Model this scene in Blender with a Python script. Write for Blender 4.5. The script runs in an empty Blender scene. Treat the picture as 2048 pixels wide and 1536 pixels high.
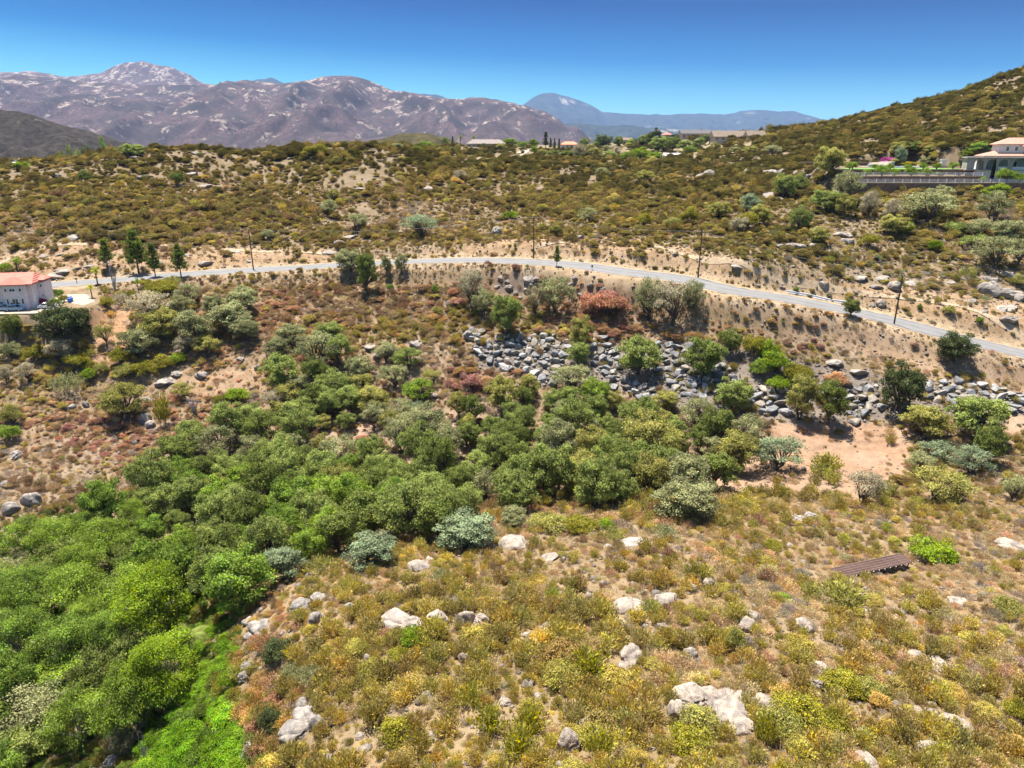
import bpy, math, random
import numpy as np
from mathutils import Vector, Matrix

S = bpy.context.scene
COL = S.collection
R = math.radians
rng = np.random.default_rng(7)
random.seed(7)

# ------------------------------------------------------------------ camera, sky, sun, exposure
F = 1384.0                      # focal length in pixels of the 2048 x 1536 photograph
PITCH = R(19.0)
CAMZ = 70.0
HAZE_D = 3.2e-5
cd = bpy.data.cameras.new('Camera')
cam = bpy.data.objects.new('Camera', cd)
COL.objects.link(cam)
cam.location = (0, 0, CAMZ)
cam.rotation_euler = (R(90) - PITCH, 0, 0)
cd.sensor_width = 36.0
cd.lens = 36.0 * F / 2048.0
cd.clip_start = 0.5
cd.clip_end = 90000.0
S.camera = cam

SUN_EL = R(71.0)
SUN_AZ = R(-32.0)               # from +Y (away from the camera) towards -X
W = bpy.data.worlds.new('World')
S.world = W
W.use_nodes = True
nt = W.node_tree
bg = nt.nodes['Background']
sky = nt.nodes.new('ShaderNodeTexSky')
sky.sky_type = 'NISHITA'
sky.sun_disc = False
sky.sun_elevation = SUN_EL
sky.sun_rotation = SUN_AZ
sky.altitude = 400
sky.air_density = 1.0
sky.dust_density = 0.3
sky.ozone_density = 3.0
hs = nt.nodes.new('ShaderNodeHueSaturation')
hs.inputs['Saturation'].default_value = 1.05
hs.inputs['Hue'].default_value = 0.5
nt.links.new(sky.outputs[0], hs.inputs['Color'])
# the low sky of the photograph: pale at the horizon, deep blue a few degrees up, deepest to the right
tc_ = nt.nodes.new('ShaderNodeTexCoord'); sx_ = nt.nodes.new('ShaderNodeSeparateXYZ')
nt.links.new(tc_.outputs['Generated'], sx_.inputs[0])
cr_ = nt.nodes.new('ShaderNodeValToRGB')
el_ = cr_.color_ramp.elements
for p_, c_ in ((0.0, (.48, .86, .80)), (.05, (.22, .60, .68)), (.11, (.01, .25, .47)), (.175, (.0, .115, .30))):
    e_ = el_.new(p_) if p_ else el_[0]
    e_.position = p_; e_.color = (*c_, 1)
e_ = el_.new(.34); e_.color = (.8, .88, .95, 1)  # upper sky, out of view, shaped bright and warm to serve as fill light
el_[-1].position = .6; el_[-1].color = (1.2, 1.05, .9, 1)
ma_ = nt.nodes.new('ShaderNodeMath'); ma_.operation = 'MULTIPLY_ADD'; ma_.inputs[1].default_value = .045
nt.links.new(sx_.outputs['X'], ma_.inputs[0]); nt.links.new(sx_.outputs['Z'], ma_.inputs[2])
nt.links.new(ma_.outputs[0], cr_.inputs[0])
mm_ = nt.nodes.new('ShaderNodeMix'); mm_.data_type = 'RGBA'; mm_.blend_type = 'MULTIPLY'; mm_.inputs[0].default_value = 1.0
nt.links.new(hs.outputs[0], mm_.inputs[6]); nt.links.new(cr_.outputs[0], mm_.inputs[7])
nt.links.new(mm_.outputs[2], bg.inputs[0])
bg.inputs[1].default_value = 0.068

sl = bpy.data.lights.new('Sun', 'SUN')
sl.energy = 5.0
sl.angle = R(0.5)
sl.color = (1.0, 0.95, 0.87)
so = bpy.data.objects.new('Sun', sl)
COL.objects.link(so)
sdir = Vector((math.sin(SUN_AZ) * math.cos(SUN_EL), math.cos(SUN_AZ) * math.cos(SUN_EL), math.sin(SUN_EL)))
so.rotation_euler = sdir.to_track_quat('Z', 'Y').to_euler()
so.location = (0, 0, 200)

S.view_settings.view_transform = 'Standard'
S.view_settings.look = 'None'
S.view_settings.exposure = 1.55
S.view_settings.gamma = 1.0
S.cycles.max_bounces = 5
S.cycles.diffuse_bounces = 3
S.cycles.glossy_bounces = 2
S.cycles.transmission_bounces = 3
S.cycles.volume_bounces = 0
S.cycles.transparent_max_bounces = 6
S.cycles.use_fast_gi = False

# ------------------------------------------------------------------ projection between photo pixels and the place
CP, SP = math.cos(PITCH), math.sin(PITCH)


def ray(px, py):
    """ray through a photo pixel, scaled so that its forward (Y) component is 1: X/Y and Z/Y"""
    u = (np.asarray(px, float) - 1024.0) / F
    v = (768.0 - np.asarray(py, float)) / F
    y = CP + SP * v
    return u / y, (-SP + CP * v) / y


def pix(P):
    """photo pixel of world points (N,3)"""
    P = np.asarray(P, float)
    x, y, z = P[..., 0], P[..., 1], P[..., 2] - CAMZ
    d = y * CP - z * SP
    up = y * SP + z * CP
    d = np.where(np.abs(d) < 1e-3, 1e-3, d)
    return 1024 + F * x / d, 768 - F * up / d, d


# ------------------------------------------------------------------ noise
def _h(ix, iy, seed):
    n = (ix.astype(np.int64) * 374761393 + iy.astype(np.int64) * 668265263 + seed * 1442695041) & 0xffffffff
    n = ((n ^ (n >> 13)) * 1274126177) & 0xffffffff
    return ((n ^ (n >> 16)) & 0xffff) / 65535.0


def vnoise(x, y, seed=0):
    x = np.asarray(x, float); y = np.asarray(y, float)
    ix, iy = np.floor(x), np.floor(y)
    fx, fy = x - ix, y - iy
    fx = fx * fx * (3 - 2 * fx); fy = fy * fy * (3 - 2 * fy)
    a, b = _h(ix, iy, seed), _h(ix + 1, iy, seed)
    c, d = _h(ix, iy + 1, seed), _h(ix + 1, iy + 1, seed)
    return (a + (b - a) * fx) * (1 - fy) + (c + (d - c) * fx) * fy


def fbm(x, y, seed=0, octv=4, gain=0.5):
    s, a, t = 0.0, 1.0, 0.0
    for o in range(octv):
        s = s + a * vnoise(x * 2 ** o + 17.3 * o, y * 2 ** o - 9.1 * o, seed + o)
        t += a
        a *= gain
    return s / t * 2 - 1


# ------------------------------------------------------------------ terrain: heights fitted to surveyed points (photo pixel, distance ahead)
CTRL = []
def row(py, *pairs):
    for px, Y in pairs:
        CTRL.append((px, py, Y))
row(1700, (0, 45), (1024, 22), (2048, 24))
row(1536, (0, 58), (250, 55), (450, 46), (700, 38), (1024, 34), (1500, 34), (2048, 36))
row(1400, (0, 68), (250, 66), (450, 56), (700, 47), (1024, 44), (1500, 43), (2048, 45))
row(1250, (0, 82), (250, 80), (450, 70), (600, 61), (1024, 57), (1500, 55), (2048, 57))
row(1130, (0, 97), (250, 96), (480, 88), (700, 77), (1024, 73), (1500, 72), (1745, 74), (2048, 72))
row(1050, (0, 106), (250, 107), (500, 103), (800, 94), (1024, 88), (1350, 86), (1700, 86), (2048, 86))
row(1000, (0, 112), (250, 116), (500, 114), (800, 109), (1050, 102), (1300, 98), (1600, 98), (2048, 95))
row(900, (0, 128), (200, 132), (500, 133), (800, 128), (1100, 126), (1400, 122), (1700, 119), (2048, 114))
row(800, (0, 143), (200, 149), (500, 151), (800, 149), (1100, 143), (1400, 137), (1700, 134), (2048, 130))
row(700, (0, 160), (200, 163), (500, 167), (800, 165), (1100, 160), (1400, 152), (1700, 147), (1915, 144))
row(610, (0, 182), (200, 182), (500, 188), (800, 184), (1100, 178), (1340, 170))
CTRL += [(130, 572, 197), (250, 556, 203), (507, 541, 212), (700, 529, 212), (820, 521, 207), (900, 518, 202), (1067, 520, 193), (1250, 542, 180),
         (1396, 560, 170), (1550, 590, 164), (1788, 643, 156), (2048, 708, 145)]
CTRL += [(0, 520, 224), (100, 480, 232), (500, 485, 236), (900, 480, 224), (1200, 480, 206), (1400, 500, 191), (1600, 500, 185), (1800, 560, 176), (2048, 600, 166), (2048, 660, 152)]
row(450, (0, 244), (500, 250), (1000, 244), (1400, 214), (1700, 208), (2048, 202))
row(400, (0, 278), (500, 286), (1000, 286), (1400, 256), (1700, 234), (2048, 230))
row(350, (0, 320), (500, 325), (1000, 338), (1400, 335), (1650, 276))
CTRL += [(-150, 345, 325), (0, 332, 335), (200, 312, 345), (400, 300, 352), (650, 292, 362), (850, 303, 395), (1000, 318, 412), (1150, 322, 440), (1400, 318, 430)]
CTRL += [(950, 294, 620), (1130, 303, 640), (1300, 300, 590), (1400, 300, 540), (1470, 278, 560), (1280, 318, 480)]
CTRL += [(880, 297, 600), (1010, 292, 640), (1080, 293, 645), (1200, 292, 640), (1260, 290, 640)]
CTRL += [(2048, 143, 430), (1950, 180, 450), (1800, 215, 490), (1700, 240, 520), (1640, 257, 545), (1550, 277, 520), (1700, 300, 330), (1850, 250, 360), (2000, 220, 350), (2048, 285, 285),
         (1600, 340, 295), (1500, 335, 370), (2200, 120, 400), (2250, 300, 260), (1900, 330, 262)]
cp = np.array(CTRL, float)
rx, rz = ray(cp[:, 0], cp[:, 1])
CX, CY, CZ = rx * cp[:, 2], cp[:, 2], CAMZ + rz * cp[:, 2]
# ground that the photograph does not show: behind the crests and beside the frame
EXTRA = [(-230, 430, 48), (-120, 440, 50), (-330, 420, 40), (-20, 460, 60), (-450, 560, 20), (-200, 600, 25), (0, 760, 64), (120, 800, 64), (260, 760, 75), (420, 620, 95), (520, 480, 105),
         (350, 900, 40), (-300, 800, 0), (0, 980, 10), (-260, 250, 44), (-190, 120, 22), (-120, 40, 10), (180, 120, 26), (130, 40, 34), (260, 200, 48), (0, -20, 44), (-90, -20, 22), (90, -20, 44), (400, 300, 80), (-450, 300, 40)]
ex = np.array(EXTRA, float)
CX = np.r_[CX, ex[:, 0]]; CY = np.r_[CY, ex[:, 1]]; CZ = np.r_[CZ, ex[:, 2]]


def _ab(x, y):
    y = np.maximum(y, -35.0)
    return np.stack([2.0 * np.asarray(x, float) / (y + 60.0), 1.6 * np.log(y + 60.0)], -1)


_ca = _ab(CX, CY)


def _k(d2):
    return 0.5 * d2 * np.log(np.maximum(d2, 1e-12))


_n = len(CX)
_A = np.zeros((_n + 3, _n + 3))
_A[:_n, :_n] = _k(((_ca[:, None] - _ca[None]) ** 2).sum(-1)) + np.eye(_n) * 1.2e-4
_A[:_n, _n:] = np.c_[np.ones(_n), _ca]
_A[_n:, :_n] = _A[:_n, _n:].T
_w = np.linalg.solve(_A, np.r_[CZ, 0, 0, 0])


def h_exact(x, y):
    x = np.asarray(x, float); y = np.asarray(y, float)
    sh = np.broadcast(x, y).shape
    xf = np.broadcast_to(x, sh).ravel(); yf = np.broadcast_to(y, sh).ravel()
    out = np.empty(xf.size)
    for i in range(0, xf.size, 20000):
        q = _ab(xf[i:i + 20000], yf[i:i + 20000])
        d2 = ((q[:, None] - _ca[None]) ** 2).sum(-1)
        out[i:i + 20000] = _k(d2) @ _w[:_n] + _w[_n] + q @ _w[_n + 1:]
    return out.reshape(sh)


# the fitted surface tabulated once, then read bilinearly
_ta = np.linspace(-3.6, 3.6, 700)
_tb = np.linspace(1.6 * math.log(24.9), 1.6 * math.log(1300), 520)
_tY = np.exp(_tb / 1.6) - 60
_TAB = h_exact(_ta[None] * (_tY[:, None] + 60) / 2, np.broadcast_to(_tY[:, None], (520, 700)))


def h_base(x, y):
    q = _ab(x, y)
    ia = np.clip((q[..., 0] + 3.6) / 7.2 * 699, 0, 698.999)
    ib = np.clip((q[..., 1] - _tb[0]) / (_tb[-1] - _tb[0]) * 519, 0, 518.999)
    i, j = ib.astype(int), ia.astype(int)
    fi, fj = ib - i, ia - j
    return (_TAB[i, j] * (1 - fj) + _TAB[i, j + 1] * fj) * (1 - fi) + (_TAB[i + 1, j] * (1 - fj) + _TAB[i + 1, j + 1] * fj) * fi


def march(px, py, hf, off=0.0, y0=20.0, y1=900.0):
    """first point along the photo pixel's ray that lies OFF above the ground"""
    px = np.atleast_1d(np.asarray(px, float)); py = np.atleast_1d(np.asarray(py, float))
    off = np.broadcast_to(np.asarray(off, float), px.shape)
    a, b = ray(px, py)
    ys = np.exp(np.linspace(math.log(y0), math.log(y1), 240))
    g = CAMZ + b[:, None] * ys - off[:, None] - hf(a[:, None] * ys, np.broadcast_to(ys, (len(px), 240)))
    below = g < 0
    i = np.where(below.any(1), below.argmax(1), 239)
    lo, hi = ys[np.maximum(i - 1, 0)], ys[i]
    for _ in range(12):
        m = 0.5 * (lo + hi)
        gm = CAMZ + b * m - off - hf(a * m, m)
        hi = np.where(gm < 0, m, hi); lo = np.where(gm < 0, lo, m)
    return np.stack([a * hi, hi, CAMZ + b * hi], -1)


# the road, its level and the levelled pads are cut into the hillside
ROADPX = [(-260, 588), (-120, 580), (60, 573), (180, 564), (250, 557), (350, 549), (500, 541), (650, 533), (740, 528), (820, 522), (900, 519), (1000, 518), (1067, 521), (1150, 529), (1250, 542), (1350, 556),
          (1450, 573), (1550, 591), (1650, 611), (1750, 633), (1850, 657), (1950, 681), (2048, 708), (2160, 742), (2300, 790)]
_rp = march([p[0] for p in ROADPX], [p[1] for p in ROADPX], h_base)


def smooth_line(P, step=3.0, it=3):
    for _ in range(it):
        Q = [P[0]]
        for a, b in zip(P[:-1], P[1:]):
            Q += [a * .75 + b * .25, a * .25 + b * .75]
        Q.append(P[-1])
        P = np.array(Q)
    d = np.r_[0, np.cumsum(np.linalg.norm(np.diff(P[:, :2], axis=0), axis=1))]
    t = np.arange(0, d[-1], step)
    return np.stack([np.interp(t, d, P[:, k]) for k in range(3)], -1)


ROAD = smooth_line(_rp)
for _ in range(40):
    ROAD[1:-1, 2] = (ROAD[:-2, 2] + ROAD[1:-1, 2] * 2 + ROAD[2:, 2]) / 4
ROADW = 5.2


def line_dist(x, y, L):
    """distance to a polyline and the polyline's height there"""
    best = np.full(x.shape, 1e9); zz = np.zeros(x.shape)
    for a, b in zip(L[:-1:2], L[2::2]):
        d = b[:2] - a[:2]
        t = np.clip(((x - a[0]) * d[0] + (y - a[1]) * d[1]) / (d @ d), 0, 1)
        q = np.hypot(x - a[0] - t * d[0], y - a[1] - t * d[1])
        m = q < best
        best = np.where(m, q, best); zz = np.where(m, a[2] + t * (b[2] - a[2]), zz)
    return best, zz


def sstep(a, b, x):
    t = np.clip((x - a) / (b - a), 0, 1)
    return t * t * (3 - 2 * t)


PADS = []       # (corner list xy, level, blend)


def poly_sd(x, y, P):
    """signed distance to polygon (negative inside)"""
    P = np.asarray(P, float)
    d = np.full(x.shape, 1e9); s = np.zeros(x.shape, bool)
    for a, b in zip(P, np.roll(P, -1, 0)):
        e = b - a
        t = np.clip(((x - a[0]) * e[0] + (y - a[1]) * e[1]) / (e @ e), 0, 1)
        d = np.minimum(d, np.hypot(x - a[0] - t * e[0], y - a[1] - t * e[1]))
        c = (a[1] > y) != (b[1] > y)
        with np.errstate(divide='ignore', invalid='ignore'):
            xi = a[0] + (y - a[1]) * e[0] / (e[1] if e[1] != 0 else 1e-9)
        s ^= c & (x < xi)
    return np.where(s, -d, d)


def hgt(x, y):
    x = np.asarray(x, float); y = np.asarray(y, float)
    sh = np.broadcast(x, y).shape
    x = np.broadcast_to(x, sh).ravel(); y = np.broadcast_to(y, sh).ravel()
    z = h_base(x, y)
    amp = 0.25 + 1.0 * sstep(150, 400, y)
    z = z + amp * fbm(x / 14, y / 14, 3, 3) + 0.16 * fbm(x / 2.6, y / 2.6, 9, 2) * sstep(400, 100, y)
    for P, lev, bl in PADS:
        P = np.asarray(P)
        m = (x > P[:, 0].min() - 15) & (x < P[:, 0].max() + 15) & (y > P[:, 1].min() - 15) & (y < P[:, 1].max() + 15)
        if m.any():
            sd = poly_sd(x[m], y[m], P)
            wv = 1 - sstep(0.0, bl, sd)
            z[m] = z[m] * (1 - wv) + lev * wv
    m = (y > 110) & (y < 260)
    if m.any():
        d, rz_ = line_dist(x[m], y[m], ROAD)
        wv = 1 - sstep(ROADW + 0.9, ROADW + 7.0, d)
        z[m] = z[m] * (1 - wv) + (rz_ - 0.06) * wv
    return z.reshape(sh)


def at(px, py, off=0.0):
    """the ground point the photo shows at a pixel"""
    return march([px], [py], hgt, off)[0]
# ------------------------------------------------------------------ materials
MATS = {}


def new_mat(name):
    m = bpy.data.materials.new(name)
    m.use_nodes = True
    t = m.node_tree
    t.nodes.clear()
    return m, t, t.nodes, t.links


def out_(t, sh):
    o = t.nodes.new('ShaderNodeOutputMaterial')
    t.links.new(sh, o.inputs['Surface'])


def nd(t, typ, **kw):
    n = t.nodes.new(typ)
    for k, v in kw.items():
        if k.startswith('i_'):
            n.inputs[k[2:].replace('_', ' ')].default_value = v
        else:
            setattr(n, k, v)
    return n


def mixc(t, fac, a, b, typ='MIX'):
    n = t.nodes.new('ShaderNodeMix')
    n.data_type = 'RGBA'; n.blend_type = typ
    for sock, v in ((n.inputs[0], fac), (n.inputs[6], a), (n.inputs[7], b)):
        if hasattr(v, 'is_linked'):
            t.links.new(v, sock)
        elif isinstance(v, (int, float)):
            sock.default_value = v
        else:
            sock.default_value = (*v[:3], 1)
    return n.outputs[2]


def ramp(t, fac, stops):
    n = t.nodes.new('ShaderNodeValToRGB')
    e = n.color_ramp.elements
    while len(e) < len(stops):
        e.new(0.5)
    for el, (p, c) in zip(e, stops):
        el.position = p
        el.color = (c, c, c, 1) if isinstance(c, (int, float)) else (*c[:3], 1)
    t.links.new(fac, n.inputs[0])
    return n.outputs[0]


def noise(t, scale, detail=4, rough=0.55, vec=None, dist=0.0):
    n = nd(t, 'ShaderNodeTexNoise')
    n.inputs['Scale'].default_value = scale
    n.inputs['Detail'].default_value = detail
    n.inputs['Roughness'].default_value = rough
    n.inputs['Distortion'].default_value = dist
    if vec is not None:
        t.links.new(vec, n.inputs['Vector'])
    return n.outputs['Fac']


def leaf_mat(name, sat_var=0.25, gloss=0.0, transl=0.36):
    """colour: the plant's own tint x a per-clump leaf variation stored on the mesh"""
    m, t, N, L = new_mat(name)
    tint = nd(t, 'ShaderNodeAttribute', attribute_type='INSTANCER', attribute_name='tint')
    cl = nd(t, 'ShaderNodeAttribute', attribute_type='GEOMETRY', attribute_name='clump')
    oi = nd(t, 'ShaderNodeObjectInfo')
    sep = nd(t, 'ShaderNodeSeparateColor')
    L.new(cl.outputs['Color'], sep.inputs[0])
    h = nd(t, 'ShaderNodeHueSaturation')
    L.new(tint.outputs['Color'], h.inputs['Color'])
    mr = nd(t, 'ShaderNodeMapRange', i_To_Min=0.5 - 0.028, i_To_Max=0.5 + 0.028)
    L.new(sep.outputs[1], mr.inputs[0]); L.new(mr.outputs[0], h.inputs['Hue'])
    mv = nd(t, 'ShaderNodeMapRange', i_To_Min=0.58, i_To_Max=1.5)
    L.new(sep.outputs[0], mv.inputs[0]); L.new(mv.outputs[0], h.inputs['Value'])
    ms = nd(t, 'ShaderNodeMapRange', i_To_Min=1.0 - sat_var, i_To_Max=1.0 + sat_var)
    L.new(sep.outputs[2], ms.inputs[0]); L.new(ms.outputs[0], h.inputs['Saturation'])
    d = nd(t, 'ShaderNodeBsdfDiffuse'); L.new(h.outputs[0], d.inputs[0])
    tr = nd(t, 'ShaderNodeBsdfTranslucent'); L.new(h.outputs[0], tr.inputs[0])
    mx = nd(t, 'ShaderNodeMixShader'); mx.inputs[0].default_value = transl
    L.new(d.outputs[0], mx.inputs[1]); L.new(tr.outputs[0], mx.inputs[2])
    sh = mx.outputs[0]
    if gloss:
        g = nd(t, 'ShaderNodeBsdfGlossy'); g.inputs['Roughness'].default_value = 0.45
        m2 = nd(t, 'ShaderNodeMixShader'); m2.inputs[0].default_value = gloss
        L.new(sh, m2.inputs[1]); L.new(g.outputs[0], m2.inputs[2]); sh = m2.outputs[0]
    out_(t, sh)
    MATS[name] = m
    return m


def simple_mat(name, col, rough=0.8, var=0.12, scale=3.0, bump=0.0, metal=0.0, col2=None, spec=0.4):
    m, t, N, L = new_mat(name)
    tc = nd(t, 'ShaderNodeTexCoord')
    f = noise(t, scale, 5, 0.6, tc.outputs['Object'])
    c2 = col2 or tuple(c * (1 - 2 * var) for c in col)
    c1 = tuple(min(1, c * (1 + var)) for c in col)
    c = mixc(t, ramp(t, f, [(0.35, 0.0), (0.65, 1.0)]), c2, c1)
    p = nd(t, 'ShaderNodeBsdfPrincipled')
    L.new(c, p.inputs['Base Color'])
    p.inputs['Roughness'].default_value = rough
    p.inputs['Metallic'].default_value = metal
    p.inputs['Specular IOR Level'].default_value = spec
    if bump:
        b = nd(t, 'ShaderNodeBump'); b.inputs['Strength'].default_value = bump
        L.new(f, b.inputs['Height']); L.new(b.outputs[0], p.inputs['Normal'])
    out_(t, p.outputs[0])
    MATS[name] = m
    return m


LEAF = leaf_mat('leaf')
LEAF_SHINY = leaf_mat('leaf_shiny', gloss=0.035)
BARK = simple_mat('bark', (0.11, 0.085, 0.065), 0.9, 0.3, 6, 0.5)
BARK_PALE = simple_mat('bark_pale', (0.34, 0.31, 0.28), 0.9, 0.25, 6, 0.4)


def rock_mat():
    m, t, N, L = new_mat('granite')
    tint = nd(t, 'ShaderNodeAttribute', attribute_type='INSTANCER', attribute_name='tint')
    tc = nd(t, 'ShaderNodeTexCoord'); oi = nd(t, 'ShaderNodeObjectInfo')
    va = nd(t, 'ShaderNodeVectorMath', operation='ADD')
    cmb = nd(t, 'ShaderNodeCombineXYZ')
    mu = nd(t, 'ShaderNodeMath', operation='MULTIPLY'); mu.inputs[1].default_value = 37.0
    L.new(oi.outputs['Random'], mu.inputs[0]); L.new(mu.outputs[0], cmb.inputs[0]); L.new(mu.outputs[0], cmb.inputs[2])
    L.new(tc.outputs['Object'], va.inputs[0]); L.new(cmb.outputs[0], va.inputs[1])
    big = noise(t, 1.6, 6, 0.62, va.outputs[0], 0.4)
    fine = noise(t, 14, 3, 0.7, va.outputs[0])
    # weathering stains and lichen, iron staining
    c = mixc(t, ramp(t, big, [(0.40, 0.0), (0.60, 1.0)]), (0.60, 0.60, 0.62), (1.1, 1.06, 1.0))
    c = mixc(t, ramp(t, fine, [(0.3, 0.0), (0.7, 1.0)]), mixc(t, 1.0, c, (0.78, 0.78, 0.78), 'MULTIPLY'), c)
    c = mixc(t, 1.0, c, tint.outputs['Color'], 'MULTIPLY')
    st = noise(t, 2.3, 4, 0.6, va.outputs[0], 0.8)
    c = mixc(t, ramp(t, st, [(0.53, 0.0), (0.67, 0.6)]), c, (0.09, 0.08, 0.075))
    p = nd(t, 'ShaderNodeBsdfPrincipled'); L.new(c, p.inputs['Base Color'])
    p.inputs['Roughness'].default_value = 0.9; p.inputs['Specular IOR Level'].default_value = 0.25
    b = nd(t, 'ShaderNodeBump'); b.inputs['Strength'].default_value = 0.8; b.inputs['Distance'].default_value = 0.2
    L.new(fine, b.inputs['Height']); L.new(b.outputs[0], p.inputs['Normal'])
    out_(t, p.outputs[0])
    return m


GRANITE = rock_mat()


# ------------------------------------------------------------------ mesh helpers
def mesh_np(name, V, faces, mats, clump=None, smooth=False, mat_idx=None):
    """faces: list of (n,3)/(n,4) index arrays"""
    me = bpy.data.meshes.new(name)
    V = np.ascontiguousarray(V, np.float32)
    me.vertices.add(len(V)); me.vertices.foreach_set('co', V.ravel())
    loops = np.concatenate([f.ravel() for f in faces]).astype(np.int32)
    tot = np.concatenate([np.full(len(f), f.shape[1]) for f in faces]).astype(np.int32)
    me.loops.add(len(loops)); me.loops.foreach_set('vertex_index', loops)
    me.polygons.add(len(tot))
    me.polygons.foreach_set('loop_start', np.r_[0, np.cumsum(tot)[:-1]].astype(np.int32))
    for m in mats:
        me.materials.append(m)
    if mat_idx is not None:
        me.polygons.foreach_set('material_index', np.asarray(mat_idx, np.int32))
    me.update(calc_edges=True)
    if smooth:
        me.polygons.foreach_set('use_smooth', np.ones(len(tot), bool))
    if clump is not None:
        a = me.attributes.new('clump', 'FLOAT_COLOR', 'FACE')
        a.data.foreach_set('color', np.c_[clump, np.ones(len(clump))].astype(np.float32).ravel())
    return me


class MB:
    """collects boxes, bars, prisms and tubes into ONE mesh"""
    def __init__(s):
        s.v, s.f, s.mi = [], [], []

    def add(s, V, Fs, mi=0):
        o = len(s.v)
        s.v += [tuple(p) for p in V]
        for f in Fs:
            s.f.append([i + o for i in f]); s.mi.append(mi)

    def box(s, c, d, rz=0.0, mi=0):
        x, y, z = d[0] / 2, d[1] / 2, d[2] / 2
        ca, sa = math.cos(rz), math.sin(rz)
        V = [(c[0] + i * x * ca - j * y * sa, c[1] + i * x * sa + j * y * ca, c[2] + k * z) for i in (-1, 1) for j in (-1, 1) for k in (-1, 1)]
        s.add(V, [(0, 1, 3, 2), (4, 6, 7, 5), (0, 4, 5, 1), (2, 3, 7, 6), (0, 2, 6, 4), (1, 5, 7, 3)], mi)

    def tube(s, P, r, n=6, mi=0, cap=True):
        P = [Vector(p) for p in P]
        rs = r if isinstance(r, (list, tuple, np.ndarray)) else [r] * len(P)
        V, Fs = [], []
        for i, p in enumerate(P):
            d = (P[min(i + 1, len(P) - 1)] - P[max(i - 1, 0)])
            d = d.normalized() if d.length > 1e-9 else Vector((0, 0, 1))
            a = d.cross(Vector((0, 0, 1)) if abs(d.z) < .95 else Vector((1, 0, 0))).normalized()
            b = d.cross(a)
            V += [tuple(p + (a * math.cos(2 * math.pi * k / n) + b * math.sin(2 * math.pi * k / n)) * rs[i]) for k in range(n)]
        for i in range(len(P) - 1):
            for k in range(n):
                Fs.append((i * n + k, i * n + (k + 1) % n, (i + 1) * n + (k + 1) % n, (i + 1) * n + k))
        if cap:
            Fs.append(tuple(range(n))[::-1]); Fs.append(tuple(range((len(P) - 1) * n, len(P) * n)))
        s.add(V, Fs, mi)

    def prism(s, poly, z0, z1, mi=0):
        n = len(poly)
        V = [(p[0], p[1], z0) for p in poly] + [(p[0], p[1], z1) for p in poly]
        s.add(V, [tuple(range(n))[::-1], tuple(range(n, 2 * n))] + [(i, (i + 1) % n, n + (i + 1) % n, n + i) for i in range(n)], mi)

    def mesh(s, name, mats, smooth=False):
        me = bpy.data.meshes.new(name)
        me.from_pydata(s.v, [], s.f)
        mats = mats if isinstance(mats, (list, tuple)) else [mats]
        for m in mats:
            me.materials.append(m)
        me.polygons.foreach_set('material_index', np.array(s.mi, np.int32))
        if smooth:
            me.polygons.foreach_set('use_smooth', np.ones(len(s.f), bool))
        me.update()
        return me

    def build(s, name, mats, parent=None, smooth=False):
        return link(name, s.mesh(name, mats, smooth), parent)


def link(name, me, parent=None):
    o = bpy.data.objects.new(name, me)
    COL.objects.link(o)
    if parent is not None:
        o.parent = parent
    return o


def empty(name, loc, rz=0.0, sc=None):
    o = bpy.data.objects.new(name, None)
    COL.objects.link(o)
    o.location = loc
    o.rotation_euler = (0, 0, rz)
    if sc is not None:
        o.scale = sc
    return o


def tag(o, label=None, cat=None, group=None, kind=None):
    if label: o['label'] = label
    if cat: o['category'] = cat
    if group: o['group'] = group
    if kind: o['kind'] = kind
    return o


def tint(o, c):
    o['tint'] = [float(c[0]), float(c[1]), float(c[2])]
    return o


# ------------------------------------------------------------------ plants (unit models: radius 1, foot at z = 0)
def unit(v):
    return v / np.maximum(np.linalg.norm(v, axis=-1, keepdims=True), 1e-9)


def sph(n, r):
    return unit(r.normal(size=(n, 3)))


def leaf_quads(C, Nn, size, r, elong=1.5):
    """a small folded rhombus per leaf spray; C centres, Nn normals"""
    n = len(C)
    a = unit(np.cross(Nn, sph(n, r)))
    b = np.cross(Nn, a)
    s = size * r.uniform(0.65, 1.35, (n, 1))
    V = np.stack([C - a * s * elong * .5, C - b * s * .5 + Nn * s * .12, C + a * s * elong * .5, C + b * s * .5 + Nn * s * .12], 1)
    return V.reshape(-1, 3), np.arange(n * 4).reshape(n, 4)


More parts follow.
